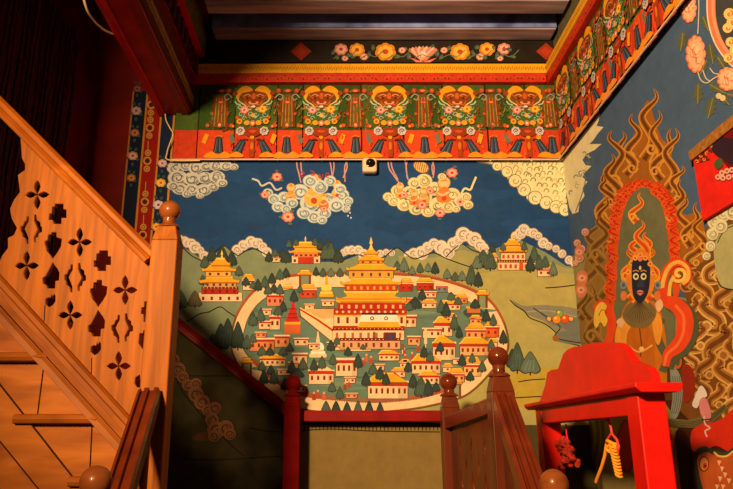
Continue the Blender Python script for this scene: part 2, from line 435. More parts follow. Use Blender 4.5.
rr = thing('stair_railing', 'red-brown carved railing at centre right with two ball-topped posts, sloping down towards the red stand', 'railing', (.74, 3.3, 0))
pf = onY(448.5, 382, 4.4); pn = onY(498, 357, 3.3); pl = onY(554, 484, 2.3)
post('newel_post', rr, pf.x, 4.4, .112, 0, pf.z, .056, W_DARKB, W_BALLR, neck=.006)
post('newel_post', rr, pn.x, 3.3, .112, 0, pn.z, .05, W_DARKB, W_BALLR, neck=.02)
post('newel_post', rr, pl.x, 2.3, .1, -.7, pl.z, .046, W_DARKR, W_BALL, neck=.004)
ra = Vector((pf.x, 4.35, onY(440, 417, 4.35).z-.03)); rb = Vector((pn.x, 3.35, onY(487, 398, 3.35).z-.03))
slope_rail('handrail', ra, rb, rr, W_DARKR, .045, .04)
sa = Vector((pn.x+.0, 3.25, onY(503, 394, 3.25).z-.02)); sb = Vector((pl.x, 2.34, Zr(-.36)))
slope_rail('handrail', sa, sb, rr, W_DARKR, .05, .036)
def slots(y, z, s=1):
    L = [(-.02, .05), (.0, .05), (.0, .035), (.018, .03), (.018, .0), (.006, -.005), (.014, -.02), (0, -.05), (-.014, -.02), (-.006, -.005), (-.02, .0)]
    return [[(y+a_*s, z+b_*s) for a_, b_ in L]]
hl = []
for j in range(3):
    hl += slots(3.6+.26*j, .80, 1.2)
    hl += [[(y_, z_) for y_, z_ in ((3.56+.26*j, .62), (3.60+.26*j, .54), (3.64+.26*j, .62), (3.60+.26*j, .70))]]
    if j < 2: hl += slots(3.73+.26*j, .70, 1.1)
cut_panel('carved_panel', rr, [(3.36, .10), (4.34, .10), (4.34, ra.z-.03), (3.36, rb.z-.03)], hl,
          lambda y, z: Vector((pf.x+(pn.x-pf.x)*(4.4-y)/1.1-.012, y, z)), (.03, 0, 0), W_DARKB)
hl = slots(3.1, .70, .9)+slots(2.98, .52, 1.0)+slots(2.76, .34, 1.0)+slots(2.6, .1, 1)
cut_panel('carved_panel', rr, [(3.24, .02), (2.36, -.5), (2.36, sb.z-.03), (3.24, sa.z-.03)], hl,
          lambda y, z: Vector((pn.x+(pl.x-pn.x)*(3.3-y)/1.0-.012, y, z)), (.03, 0, 0), W_DARKB)

# ------------------------------------------------------------------ red handrail along the back wall
rh = thing('red_handrail', 'red painted handrail stepping down along the mural to a ball-topped red post', 'railing', (onY(293, 420, 4.8).x, 4.8, 0))
pr = onY(293, 383, 4.8)
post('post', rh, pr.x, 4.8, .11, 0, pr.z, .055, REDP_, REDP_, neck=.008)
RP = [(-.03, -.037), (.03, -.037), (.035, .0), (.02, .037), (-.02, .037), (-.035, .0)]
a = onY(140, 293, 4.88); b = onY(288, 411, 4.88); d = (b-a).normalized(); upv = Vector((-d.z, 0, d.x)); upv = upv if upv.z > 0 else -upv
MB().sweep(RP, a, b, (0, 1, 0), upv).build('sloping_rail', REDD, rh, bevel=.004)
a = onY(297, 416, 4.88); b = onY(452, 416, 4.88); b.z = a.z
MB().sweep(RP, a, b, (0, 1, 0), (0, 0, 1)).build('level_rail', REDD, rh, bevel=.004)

# ------------------------------------------------------------------ red stand on the right
rs = thing('red_stand', 'bright red painted wooden stand with a scalloped crest in front of the right wall', 'stand', (1.26, 3.6, 0))
MB().box(1.2, 1.315, 2.81, 2.93, 0, Zr(.20)).build('leg', RED, rs, bevel=.006)
MB().box(1.2, 1.315, 4.18, 4.30, 0, Zr(.20)).build('leg', RED, rs, bevel=.006)
MB().box(1.205, 1.31, 2.93, 4.18, Zr(.10), Zr(.20)).build('crossbar', RED, rs, bevel=.004)
MB().sweep([(-.085, .0), (.07, 0), (.085, .018), (.085, .036), (-.105, .036), (-.105, .018)], (1.265, 2.72, Zr(.185)), (1.265, 4.40, Zr(.185)), (1, 0, 0), (0, 0, 1)).build('cornice', RED, rs, bevel=.004)
cr = [(537, 409), (540, 400), (545, 386), (547, 373), (551, 370), (558, 369), (560, 363), (563, 354), (568, 349), (575, 346.5), (583, 346), (588, 344), (593, 342.5), (598, 344), (602, 348), (606, 344.5), (612, 342.5), (618, 343.5), (623, 347), (627, 353), (632, 361), (640, 364.5), (647, 368), (651, 374), (653, 384), (653, 392)]
cp = []
for x, y in cr:
    v = onX(x, y, 1.255); v.z = max(v.z, Zr(.22)); cp.append(v)
cp[0].z = Zr(.22); cp[-1].z = Zr(.22)
MB().prism(cp, (.035, 0, 0)).build('scalloped_crest', RED, rs, bevel=.005)
MB().box(1.21, 1.305, 2.93, 4.18, .42, .46).build('shelf', plain('dark_shelf_paint', (.03, .006, .004, 1), .6), rs)
MB().box(1.285, 1.31, 2.93, 4.18, .05, .42).build('back_board', MATS['dark_shelf_paint'], rs)

# things hanging in the stand
ck = thing('prayer_cord', 'yellow coiled cord hanging from a pink loop in the red stand', 'cord', tuple(onX(606, 417, 1.26)))
v = lambda x, y, dx=0: onX(x, y, 1.26)+Vector((dx, 0, 0))
MB().tube([v(608, 412), v(609, 420), v(611, 428), v(612, 434), v(617, 440), v(619, 447), v(618, 452)], .0055, 8).build('hanging_loop', plain('pink_cord', (.75, .06, .06, 1), .7), ck, smooth=True)
MB().tube([v(611, 434), v(607, 440), v(606, 446)], .005, 8).build('hanging_loop', MATS['pink_cord'], ck, smooth=True)
MB().lathe(onX(607.5, 422, 1.26), [(.005, 0), (.012, .008), (.014, .02), (.008, .032)], 10).build('knot', plain('cream_knot', (.8, .45, .25, 1), .7), ck, smooth=True)
cy = plain('yellow_cord', (.82, .34, .03, 1), .55, .15)
pts = []
for i in range(150):
    t = i/149; p = onX(613+6*t, 444+32*t, 1.26); a_ = i*2*PI/15; r_ = .017-.005*t
    pts.append(p+Vector((r_*math.cos(a_), r_*math.sin(a_), .006*math.sin(a_))))
MB().tube(pts, .0055, 7).build('coil', cy, ck, smooth=True)
MB().tube([v(607, 442), v(605, 455), v(602, 466), v(597, 479), v(596, 482)], .008, 8).build('cord_tail', cy, ck, smooth=True)
MB().tube(smooth_open([tuple(v(x, y, dx)) for x, y, dx in ((607, 443, 0), (611, 441, -.015), (615, 446, 0), (611, 453, .01), (608, 448, -.01), (612, 444, .01))], 6), .008, 8).build('coil_head', cy, ck, smooth=True)

tk = thing('red_tassel', 'red cloth tassel hanging in the shaded far end of the red stand', 'tassel', tuple(onX(565, 430, 1.27)))
u = lambda x, y, d_=0: onX(x, y, 1.27)+Vector((d_, 0, 0))
MB().tube([u(566, 424), u(566.5, 434), u(568, 441)], .005, 8).build('hanging_string', RED, tk)
TC = plain('orange_red_cloth', (.3, .02, .01, 1), .8, .4, 30)
gt = random.Random(4)
for k in range(13):
    x = gt.uniform(558, 576); y = gt.uniform(441, 462); l = gt.uniform(4, 9)
    pts = smooth_open([tuple(u(567+(x-567)*.35, y-6, .0)), tuple(u(x, y, gt.uniform(-.03, .02))), tuple(u(x+gt.uniform(-3, 3), y+l*.5, gt.uniform(-.03, .02))), tuple(u(x+gt.uniform(-4, 4), y+l, 0))], 5)
    MB().tube(pts, [.006+.012*abs(math.sin(i*.9+k)) for i in range(len(pts))], 7).build('cloth_strip', TC, tk, smooth=True)

# ------------------------------------------------------------------ security camera and cables
cam_w = plain('white_plastic', (.72, .62, .52, 1), .4, .05)
cc = thing('security_camera', 'small white cube security camera with a round black lens under the pleated valance', 'camera', tuple(onY(370, 164, WY-.03)))
p0 = onY(362.5, 171.5, WY-.09); p1 = onY(377, 157, WY-.09)
MB().box(p0.x, p1.x, WY-.09, WY-.012, p0.z, p1.z).build('housing', cam_w, cc, bevel=.02)
lc = onY(370.5, 163, WY-.09)
BLK = plain('black_lens', (.006, .005, .005, 1), .12, .1)
MB().lathe((lc.x, WY-.089, lc.z), [(.036, 0), (.036, .008), (.026, .012), (.0, .006)], 24, axis=(0, -1, .0)).build('lens', BLK, cc, smooth=True)
MB().lathe((lc.x-.008, WY-.101, lc.z+.008), [(.005, 0), (.004, .002)], 10, axis=(0, -1, 0)).build('lens_glint', plain('glint_grey', (.35, .33, .3, 1), .1), cc)  # small grey disc standing in for a highlight on the lens
MB().box(lc.x-.02, lc.x+.02, WY-.03, WY, lc.z-.02, lc.z+.02).build('wall_mount', cam_w, cc)
CAB = plain('white_cable', (.75, .62, .45, 1), .5, .05)
BX0, BX1 = -1.43, -1.2
def beamside(px, py): return onX(px, py, BX0-.008)
o = MB().tube(smooth_open([tuple(onX(x, y, -1.47)) for x, y in ((80, -20), (84, 0), (89, 14), (98, 25), (108, 32), (119, 35.5))], 6), .007, 8).build('loose_cable', CAB, smooth=True)
tag(o, 'thin white cable looping loosely from the top edge to the red beam', 'cable')
o = MB().tube(smooth_open([tuple(onX(x, y, -1.465)) for x, y in ((130, 48), (133, 55), (134, 61), (137, 67), (141, 72))], 6), .005, 8).build('loose_cable', CAB, smooth=True)
tag(o, 'short bit of white cable sticking out midway along the red beam', 'cable')
o = MB().tube(smooth_open([tuple(onY(x, y, WY-.05)) for x, y in ((165, 111), (166, 120), (170, 128), (173, 134), (170, 143), (167, 153), (169, 160), (200, 160.5))], 6), .005, 8).build('loose_cable', CAB, smooth=True)
tag(o, 'white cable dropping from the red beam onto the edge of the mural', 'cable')

# ------------------------------------------------------------------ ceiling joists, cornice, painted boards
J = wood('weathered_blue_wood', (.13, .12, .2, 1), (.40, .38, .55, 1), (1.2, 8, 14), .6)
JB = wood('weathered_brown_wood', (.16, .14, .22, 1), (.46, .40, .56, 1), (1.2, 14, 8), .65)
BLUEP = plain('worn_blue_paint', (.16, .26, .85, 1), .55, .6, 5)
def joist(y0, y1, z0, z1, label):
    o = thing('ceiling_joist', label, 'beam', ((-1.05+1.75)/2, (y0+y1)/2, z0), 'blue ceiling joists')
    MB().box(-1.03, 1.74, y0+.012, y1, z0, z1).build('joist_body', JB, o, bevel=.008)
    MB().box(-1.03, 1.74, y0, y0+.012, z0+.01, z1).build('painted_face', BLUEP, o)
joist(4.76, 4.93, Zr(3.18), Zr(3.40), 'weathered blue and brown ceiling joist just above the flower board')
joist(4.42, 4.60, Zr(3.20), Zr(3.42), 'weathered blue and brown ceiling joist at the top edge, second from the flower board')

pb = thing('flower_board', 'dark board painted with pink and orange lotus flowers between two red diamonds', 'board', (.35, 4.95, Zr(3.0)))
FB = 4.94
MB().box(-1.3, 1.76, FB, 4.985, Zr(2.98), Zr(3.19)).build('board', plain('black_brown_board', (.012, .010, .011, 1), .6, .5, 8), pb)
def fbm(x, y, off):
    v = onY(x, y, FB); v.y -= off; return v
for x, y, k in ((301, 51.5, 1), (546, 51.5, .95)):
    p = Pt(fbm, 1.0)
    p.poly([(x-10.5*k, y), (x, y-9*k), (x+10.5*k, y), (x, y+9*k)], col(165, 50, 22))
    p.poly([(x-6*k, y), (x, y-5*k), (x+6*k, y), (x, y+5*k)], col(185, 58, 25))
    p.build('red_diamond', pb)
p = Pt(fbm, .8)
for i in range(46):
    x = 333+i*4.0; y = 52.5+5*math.sin(i*1.7)
    if abs(x-420) < 9: continue
    p.disc(x, y, random.uniform(2.4, 3.8), col(78, 88, 62), random.uniform(1.6, 2.4), 8, random.uniform(0, 3))
    p.disc(x+.8, y+.4, 1.5, col(100, 112, 80), 1, 7)
for i in range(7):
    x = 335+i*27; p.stroke([(x-2, 59), (x+6, 55), (x+14, 57), (x+22, 50)], .9, col(105, 110, 75), 4)
p.build('leaf_scroll', pb)
def blossom(p, x, y, r, c1, c2, c3, n=7):
    for k in range(n):
        a = 2*PI*k/n+.2; p.disc(x+r*.62*math.cos(a), y+r*.52*math.sin(a), r*.46, c1, r*.4, 9)
    for k in range(n):
        a = 2*PI*k/n+.2; p.disc(x+r*.5*math.cos(a), y+r*.42*math.sin(a), r*.3, c2, r*.26, 8)
    p.disc(x, y, r*.3, c3, r*.26, 9)
PK = (col(225, 120, 90), col(245, 175, 140), col(190, 60, 40)); OR = (col(225, 130, 25), col(250, 175, 60), col(200, 70, 25))
for x, y, r, c in ((341, 49.5, 6.5, PK), (357, 50, 7.5, OR), (385.5, 52, 10, OR), (460, 52, 9.5, OR), (487, 49.5, 7.5, OR), (504, 49, 6.5, PK), (364, 57, 4, PK), (402, 50.5, 3.5, PK), (444, 50.5, 3.5, PK), (480, 57, 4, PK), (345, 58.5, 3.2, PK), (500, 58.5, 3.2, PK)):
    q = Pt(fbm, 3.4); blossom(q, x, y, r, *c); q.build('painted_flower', pb)
q = Pt(fbm, 3.4)
for k in range(-4, 5):
    a = k/4.5; q.poly([(423-3*math.cos(a), 61), (423+15*math.sin(a)*1.0-3, 54-5*math.cos(a)), (423+17*math.sin(a), 52-6*math.cos(a)), (423+15*math.sin(a)+3, 54-5*math.cos(a)), (426, 61)], PK[k % 2])
q.poly([(410, 58), (423, 62), (437, 58), (430, 62.5), (416, 62.5)], PK[0]); q.disc(423, 54, 3, col(250, 190, 150))
q.build('lotus', pb, label='large pink lotus at the centre of the board')

YEL = plain('yellow_cornice_paint', col(240, 160, 25), .5, .12, 20)
REDC = plain('red_cornice_paint', col(205, 45, 22), .5, .15, 20)
cn = thing('painted_cornice', 'yellow over red painted cornice running along the back and right walls under the ceiling', 'cornice', (.3, 4.9, Zr(2.8)))
CYF = 4.90
zy1, zy0, zr0 = onY(380, 63.5, CYF).z, onY(380, 72.8, CYF).z, onY(380, 81, CYF).z
CXF = WX-.10
YFR = -.2
MB().box(-1.2, CXF, CYF, 5.0, zy0, zy1).build('yellow_band', YEL, cn, bevel=.004)
MB().box(-1.2, CXF, CYF+.012, 5.0, zr0, zy0).build('red_band', REDC, cn, bevel=.004)
MB().box(CXF, WX, YFR, 5.0, zy0, zy1).build('yellow_band', YEL, cn, bevel=.004)
MB().box(CXF+.012, WX, YFR, 5.0, zr0, zy0).build('red_band', REDC, cn, bevel=.004)
p = Pt(lambda x, y, off: Vector((x, CYF-off, y)), .6)
q = Pt(lambda x, y, off: Vector((x, CYF+.012-off, y)), .6)
pr_ = Pt(lambda x, y, off: Vector((CXF-off, x, y)), .6)
qr_ = Pt(lambda x, y, off: Vector((CXF+.012-off, x, y)), .6)
for i in range(96):
    x = -1.15+i*.0294; h = zy1-zy0
    for P_, xx in ((p, x), (pr_, 4.88-i*.0294)):
        P_.stroke([(xx, zy0+h*.25), (xx+.008, zy0+h*.6), (xx+.016, zy0+h*.35), (xx+.022, zy0+h*.7)], .006, col(185, 100, 20), 0)
    h = zy0-zr0
    for P_, xx in ((q, x), (qr_, 4.88-i*.0294)):
        P_.disc(xx, zr0+h*(.5+.18*math.sin(i*1.9)), .007, col(110, 45, 25), .010, 6)
        P_.stroke([(xx-.012, zr0+h*.3), (xx, zr0+h*.7), (xx+.012, zr0+h*.35)], .005, col(235, 90, 35))
for P_ in (p, pr_): P_.build('scroll_pattern', cn)
for P_ in (q, qr_): P_.build('dot_pattern', cn)

# ------------------------------------------------------------------ the pleated valances
U = .00801
ZB = onY(370, 159, 4.95).z; ZT = zr0+.02
VH = ZT-ZB
def vz(y): return ZB+(159-y)/(159-80)*VH
pleats_b = [-1.36]
GRN = col(56, 76, 26); GRN2 = col(74, 90, 32); ORD = col(222, 70, 30); BRN = col(120, 52, 16); GLD = col(238, 150, 25)
def module(p, cx, jit=0):
    """the printed lion-face motif of one valance repeat; units are photo pixels at the back wall"""
    X = lambda a: cx+a
    G = random.Random(int(cx*10))
    p.poly([(X(-20), 96), (X(-17), 112), (X(-13), 124), (X(13), 124), (X(17), 112), (X(20), 96), (X(14), 90), (X(-14), 90)], col(70, 98, 34))
    for k in range(44):
        a, b = G.uniform(-24, 24), G.uniform(84, 128)
        p.stroke([(X(a), b), (X(a+G.uniform(-2, 2)), b+G.uniform(1.5, 3)), (X(a+G.uniform(-3, 3)), b+G.uniform(3, 5))], G.uniform(.8, 1.6), G.choice((col(130, 54, 20), col(108, 92, 40), col(150, 62, 24), col(170, 110, 40))), 3)
    for k in range(16):
        a, b = G.uniform(-24, 24), G.uniform(133, 156)
        p.stroke([(X(a), b), (X(a+G.uniform(-2, 2)), b+G.uniform(2, 5))], G.uniform(.8, 1.5), G.choice((col(205, 50, 20), col(215, 100, 30), col(180, 44, 22))))
    p.blob([(X(-15), 91), (X(0), 88), (X(15), 91), (X(12), 99), (X(5), 107), (X(-5), 107), (X(-12), 99)], col(138, 58, 20))
    for m in (-1, 1):
        p.stroke([(X(m*14), 92), (X(m*8), 97), (X(m*3), 93)], 1.1, col(180, 92, 34), 4); p.stroke([(X(m*9), 100), (X(m*6), 104), (X(m*2), 103)], 1, col(190, 100, 40), 4)
        p.blob([(X(m*1), 89), (X(m*6), 84.5), (X(m*12), 85), (X(m*17.5), 90), (X(m*18), 96.5), (X(m*15.5), 98), (X(m*13), 92.5), (X(m*7), 90.5)], GLD)
        p.stroke([(X(m*17), 97), (X(m*14), 101), (X(m*9), 104), (X(m*6), 108), (X(m*2), 109)], 1.2, col(235, 180, 110), 4)
        p.stroke([(X(m*10), 94.5), (X(m*6), 93), (X(m*3), 95)], 1.0, col(215, 140, 80), 3)
        p.disc(X(m*6.5), 97, 1.3, col(84, 34, 14))
        p.disc(X(m*3.6), 101.5, 1.5, col(225, 110, 50))
        p.stroke([(X(m*22), 97), (X(m*26), 93), (X(m*30), 95), (X(m*28), 99), (X(m*25), 97.5)], 1.3, col(150, 140, 110), 4)
        p.stroke([(X(m*13), 104), (X(m*17), 103), (X(m*19), 100)], 1.1, col(190, 190, 160), 3)
        p.disc(X(m*19), 92, 2.6, col(155, 60, 25)); p.disc(X(m*25.5), 89.5, 2.8, col(165, 58, 24)); p.disc(X(m*25.5), 88.8, 1.6, col(200, 90, 45))
        for (a, b, r) in ((5, 108, 3.2), (3, 114, 3), (12, 114, 3.4), (9, 118, 2.6), (14, 107, 2.4)):
            p.spiral(X(m*a), b, r, col(170, 175, 140), .75, 1.0, 0, m)
        p.disc(X(m*13.5), 121, 2.9, GLD); p.disc(X(m*13.5), 121, 1.3, col(190, 80, 25))
        p.disc(X(m*6), 122.5, 3, col(235, 150, 45), 2.6); p.disc(X(m*16), 117, 1.8, col(205, 80, 35))
        p.disc(X(m*20), 126, 1.8, col(210, 85, 40)); p.disc(X(m*20), 126, .8, col(245, 160, 80))
    p.disc(X(0), 95, 2.2, col(205, 90, 35), 3.4); p.stroke([(X(-5), 101.5), (X(-2), 103), (X(2), 103), (X(5), 101.5)], 1.2, col(225, 150, 95), 3); p.disc(X(0), 105.8, 2.2, col(240, 205, 170), 1.1)
    blossom(p, X(-9), 109.5, 4.6, col(215, 110, 80), col(240, 170, 140), col(190, 60, 50), 6)
    blossom(p, X(9.5), 108.5, 4.6, col(230, 140, 30), col(250, 180, 60), col(200, 90, 30), 6)
    p.disc(X(0), 115, 2.2, col(225, 165, 60)); p.disc(X(2.5), 116.5, 1.7, col(160, 170, 150))
    p.disc(X(0), 123, 3, col(215, 110, 70)); p.disc(X(0), 123, 1.4, col(245, 200, 150))
    # lower border
    p.blob([(X(-10), 130), (X(0), 127.5), (X(10), 130), (X(7), 135), (X(0), 137), (X(-7), 135)], col(150, 55, 22))
    p.blob([(X(-4), 131), (X(0), 130), (X(4), 131), (X(0), 133)], col(210, 75, 40))
    p.disc(X(0), 137.5, 2.2, GLD, 1.6); p.rect(X(-2.6), 139, X(2.6), 157, col(168, 62, 22)); p.disc(X(0), 146, 1.6, col(210, 110, 30), 4)
    for m in (-1, 1):
        for k in range(7):
            a = 2*PI*k/7; p.disc(X(m*12+2.9*math.cos(a)), 131+2.9*math.sin(a), 1.8, col(205, 185, 165), n=7)
        p.disc(X(m*12), 131, 2.6, col(120, 85, 75)); p.spiral(X(m*12), 131, 2.2, col(225, 205, 180), .7, 1.1)
        fan(p, X(m*9), 141, X(m*15.5), 153.5, 2.0, 4.2)
        p.blob([(X(m*10), 154), (X(m*16), 152), (X(m*23), 156.5), (X(m*16), 157.5), (X(m*8), 157)], col(248, 140, 30))
        p.stroke([(X(m*4), 140), (X(m*8), 139.5), (X(m*11), 141.5)], 1.4, col(70, 60, 40), 3)
def fan(p, x0, y0, x1, y1, w0, w1):
    dx, dy = x1-x0, y1-y0; l = math.hypot(dx, dy); nx, ny = -dy/l, dx/l
    p.poly([(x0+nx*(w0+.8), y0+ny*(w0+.8)-.6), (x1+nx*(w1+.9), y1+ny*(w1+.9)), (x1-nx*(w1+.9), y1-ny*(w1+.9)), (x0-nx*(w0+.8), y0-ny*(w0+.8)-.6)], col(38, 34, 32))
    for k in range(5):
        a0 = -1+2*k/5; a1 = -1+2*(k+1)/5-.08
        p.poly([(x0+nx*w0*a0, y0+ny*w0*a0), (x1+nx*w1*a0, y1+ny*w1*a0), (x1+nx*w1*a1, y1+ny*w1*a1), (x0+nx*w0*a1, y0+ny*w0*a1)], (col(60, 74, 90), col(95, 102, 100), col(44, 58, 78))[k % 3])
def between(p, cx):
    X = lambda a: cx+a
    for a, c_ in ((-7, BRN), (-3.6, col(96, 84, 34)), (0, col(140, 62, 20)), (3.6, col(96, 84, 34)), (7, BRN)):
        p.poly([(X(a*.8-1.4), 93), (X(a-1.5), 127), (X(a+1.5), 127), (X(a*.8+1.4), 93)], c_)
    for a in (-5.4, -1.8, 1.8, 5.4): p.stroke([(X(a*.8), 96), (X(a), 126)], .8, col(190, 120, 45))
    for y_, w in ((89, 5), (101, 4.5)):
        p.disc(X(0), y_, w, col(170, 58, 25), 2.0); p.disc(X(0), y_, w*.5, col(235, 120, 60), 1.2)
    p.disc(X(0), 124.5, 3.2, col(160, 62, 26)); p.disc(X(0), 124.5, 1.7, col(240, 150, 80))
    for m in (-1, 1):
        p.disc(X(m*12), 125, 2, col(205, 85, 35)); p.disc(X(m*8), 113, 1.6, col(180, 75, 30))
        p.poly([(X(m*10), 135), (X(m*14), 133), (X(m*17), 142), (X(m*13), 144)], GLD if m < 0 else col(112, 110, 82))
    G = random.Random(int(cx*7))
    for k in range(26):
        a, b = G.uniform(-16, 16), G.uniform(84, 127)
        p.stroke([(X(a), b), (X(a+G.uniform(-2, 2)), b+G.uniform(1.5, 3)), (X(a+G.uniform(-3, 3)), b+G.uniform(3, 5))], G.uniform(.8, 1.5), G.choice((col(130, 54, 20), col(108, 92, 40), col(150, 62, 24), col(96, 108, 48))), 3)
    fan(p, X(0), 138, X(0), 152.5, 2.2, 4.2)
    p.blob([(X(-14), 157), (X(-7), 151.5), (X(0), 154.5), (X(7), 151.5), (X(14), 157), (X(0), 158)], col(248, 140, 30))
    p.stroke([(X(-4), 137), (X(0), 135.5), (X(4), 137)], 1.6, col(205, 110, 40), 3)

def saw(u, edges, amp=.022):
    for a, b in zip(edges, edges[1:]):
        if a <= u < b: return amp*(1-(u-a)/(b-a))
    return 0
def valance(name, label, edges, centres, mids, mapw, loc):
    """mapw(u, z, out): u = photo pixels along the wall, z height, out = distance off the wall"""
    o = thing(name, label, 'valance', loc)
    for part, y0, y1, c1, c2, base in (('green_cloth', 80, 131, GRN, GRN2, .03), ('red_border', 129.5, 159, ORD, col(208, 60, 28), .033)):
        mb = MB()
        for i, (a, b) in enumerate(zip(edges, edges[1:])):
            n = 8; vs = []; fs = []
            for k in range(n+1):
                uu = a+1.0+(b-a-1.4)*k/n
                out = base+.009*(1-k/n)+.002*math.sin(k*2.1+i)
                for z in (vz(y1), vz(y0)): vs.append(mapw(uu, z, out))
            for k in range(n+1):
                uu = a+1.0+(b-a-1.4)*k/n
                out = base-.004+.009*(1-k/n)
                for z in (vz(y1), vz(y0)): vs.append(mapw(uu, z, out))
            m = 2*(n+1)
            for k in range(n):
                fs.append((2*k, 2*k+2, 2*k+3, 2*k+1)); fs.append((m+2*k, m+2*k+1, m+2*k+3, m+2*k+2))
            fs.append((0, 1, m+1, m)); fs.append((2*n, m+2*n, m+2*n+1, 2*n+1))
            fs += [(2*k, m+2*k, m+2*k+2, 2*k+2) for k in range(n)]
            mb.add(vs, fs, c1 if i % 2 else c2)
        mb.build(part, CLOTH, o)
    pm = lambda x, y, off: mapw(x, vz(y), .0452+off)
    for c in centres:
        p = Pt(pm, .5, 5e-5); module(p, c); p.build('lion_face_motif', o, CLOTH)
    for c in mids:
        p = Pt(pm, .5, 5e-5); between(p, c); p.build('tassel_motif', o, CLOTH)
    mb = MB(); e0, e1 = edges[0], edges[-1]
    mb.hexa([mapw(e0, vz(158), .008), mapw(e1, vz(158), .008), mapw(e1, vz(158), .016), mapw(e0, vz(158), .016), mapw(e0, vz(80), .008), mapw(e1, vz(80), .008), mapw(e1, vz(80), .016), mapw(e0, vz(80), .016)])
    mb.build('fold_shade_sheet', plain('fold_shade_cloth', (.03, .012, .006, 1), .9), o)  # added dark sheet; its colour stands in for shade between the pleats
    mb = MB()
    mb.tube([mapw(edges[0], ZB-.004, .05), mapw(edges[-1], ZB-.004, .05)], .006, 6)
    mb.build('cream_piping', plain('cream_piping', col(235, 190, 140), .7, .1), o)
    return o
cen = [251.6+69.4*i for i in range(5)]
edges = [172, 196, 233, 276, 302, 320, 361.5, 404, 445, 489, 530, 562.5]
mapb = lambda u, z, out: Vector((onY(u, 159, 4.97).x, WY-out, z))
valance('pleated_valance', 'green and red pleated cloth valance printed with lion faces along the back wall', edges, cen, [218, 286.3, 355.7, 425, 494.5, 553], mapb, (.2, 4.96, ZB))
# right wall: the same cloth, laid out along the wall towards the viewer
er = [0, 20, 45, 70, 98, 125, 150, 178, 205, 232, 260, 290, 318, 345, 375, 402, 430, 460]
mapr = lambda u, z, out: Vector((WX-out, 4.93-u*U*1.02, z))
valance('pleated_valance', 'green and red pleated cloth valance running along the right wall', er, [26+62*i for i in range(7)], [57+62*i for i in range(7)], mapr, (1.72, 3.5, ZB))

# ------------------------------------------------------------------ the heavy beam at upper left
bm_ = thing('painted_beam', 'heavy dark red painted beam at upper left running towards the back wall', 'beam', (-1.36, 2.5, Zr(2.52)))
MB().box(BX0, BX1, .3, 4.99, Zr(2.53), Zr(2.80)).build('beam_body', plain('deep_red_beam', (.34, .010, .006, 1), .35, .35, 5, bump=.06), bm_, bevel=.012)
MB().box(BX0-.03, BX0+.03, .3, 4.99, Zr(2.515), Zr(2.59)).build('edge_strip', RED, bm_, bevel=.006)
MB().box(-1.27, -1.215, .3, 4.99, Zr(2.515), Zr(2.535)).build('soffit_strip', plain('deep_red_strip', (.22, .008, .006, 1), .4, .3), bm_)
OLV = plain('olive_gold_stripe', col(175, 125, 60), .5, .3)
mb = MB()
for k in range(3): mb.box(-1.2, -1.185+.004*(k % 2), .3, 4.99, Zr(2.60)+k*.03, Zr(2.618)+k*.03)
mb.build('gold_stripes', OLV, bm_)
MB().box(-1.2, -1.188, .3, 4.99, Zr(2.535), Zr(2.80)).build('side_board', plain('brown_red_board', (.10, .016, .008, 1), .5, .3), bm_)
MB().box(-1.40, -1.165, .3, 4.99, Zr(2.80), Zr(2.82)).build('ledge', MATS['deep_red_strip'], bm_)
MB().box(-1.4, -1.18, .3, 4.99, Zr(2.82), Zr(3.03)).build('dentil_board', plain('vermilion_board', (.6, .03, .02, 1), .5, .3), bm_)
for k in range(17):
    y = 4.86-k*.125
    MB().box(-1.18, -1.145, y-.045, y+.03, Zr(2.835), Zr(2.985)).build('dentil', plain('dark_dentil', (.05, .006, .008, 1), .6, .4), bm_, bevel=.008)
MB().box(-1.4, -1.12, .3, 4.99, Zr(3.03), Zr(3.045)).build('ledge', RED, bm_)
MB().box(-1.4, -1.11, .3, 4.99, Zr(3.045), Zr(3.30)).build('green_board', plain('green_board_paint', col(80, 96, 34), .6, .35), bm_)
p = Pt(lambda x, y, off: Vector((-1.11+off, x, y)), .8)
for k in range(14):
    y = 4.8-k*.19
    p.stroke([(y-.08, Zr(3.06)), (y-.05, Zr(3.11)), (y-.02, Zr(3.1)), (y, Zr(3.2)), (y+.02, Zr(3.1)), (y+.05, Zr(3.11)), (y+.08, Zr(3.06))], .012, col(165, 50, 28), 4)
    p.stroke([(y-.03, Zr(3.07)), (y, Zr(3.14)), (y+.03, Zr(3.07))], .01, col(150, 110, 70), 4)
    p.disc(y+.095, Zr(3.2), .03, col(150, 30, 20))
p.build('scroll_painting', bm_)
MB().box(-1.4, -1.04, .3, 4.99, Zr(3.30), Zr(3.44)).build('red_cap', plain('wine_red_cap', (.12, .008, .008, 1), .5, .3), bm_)

# ------------------------------------------------------------------ cord curtain on the left wall and the flower border beside the mural
cw = MB(); R1 = random.Random(3)
for k in range(70):
    y = 1.9+k*.038; x = LXW+.05+.02*math.sin(k*.9); pts = []
    for j in range(14): pts.append((x+R1.uniform(-.006, .006), y+R1.uniform(-.006, .006), 1.2+j*.195))
    cw.tube(pts, [R1.uniform(.008, .016) for _ in pts], 6)
o = cw.build('cord_curtain', plain('maroon_cord', (.06, .010, .008, 1), .35, .7, 40), smooth=True)
tag(o, 'dark maroon curtain of hanging cords on the left wall', 'curtain', kind='stuff')

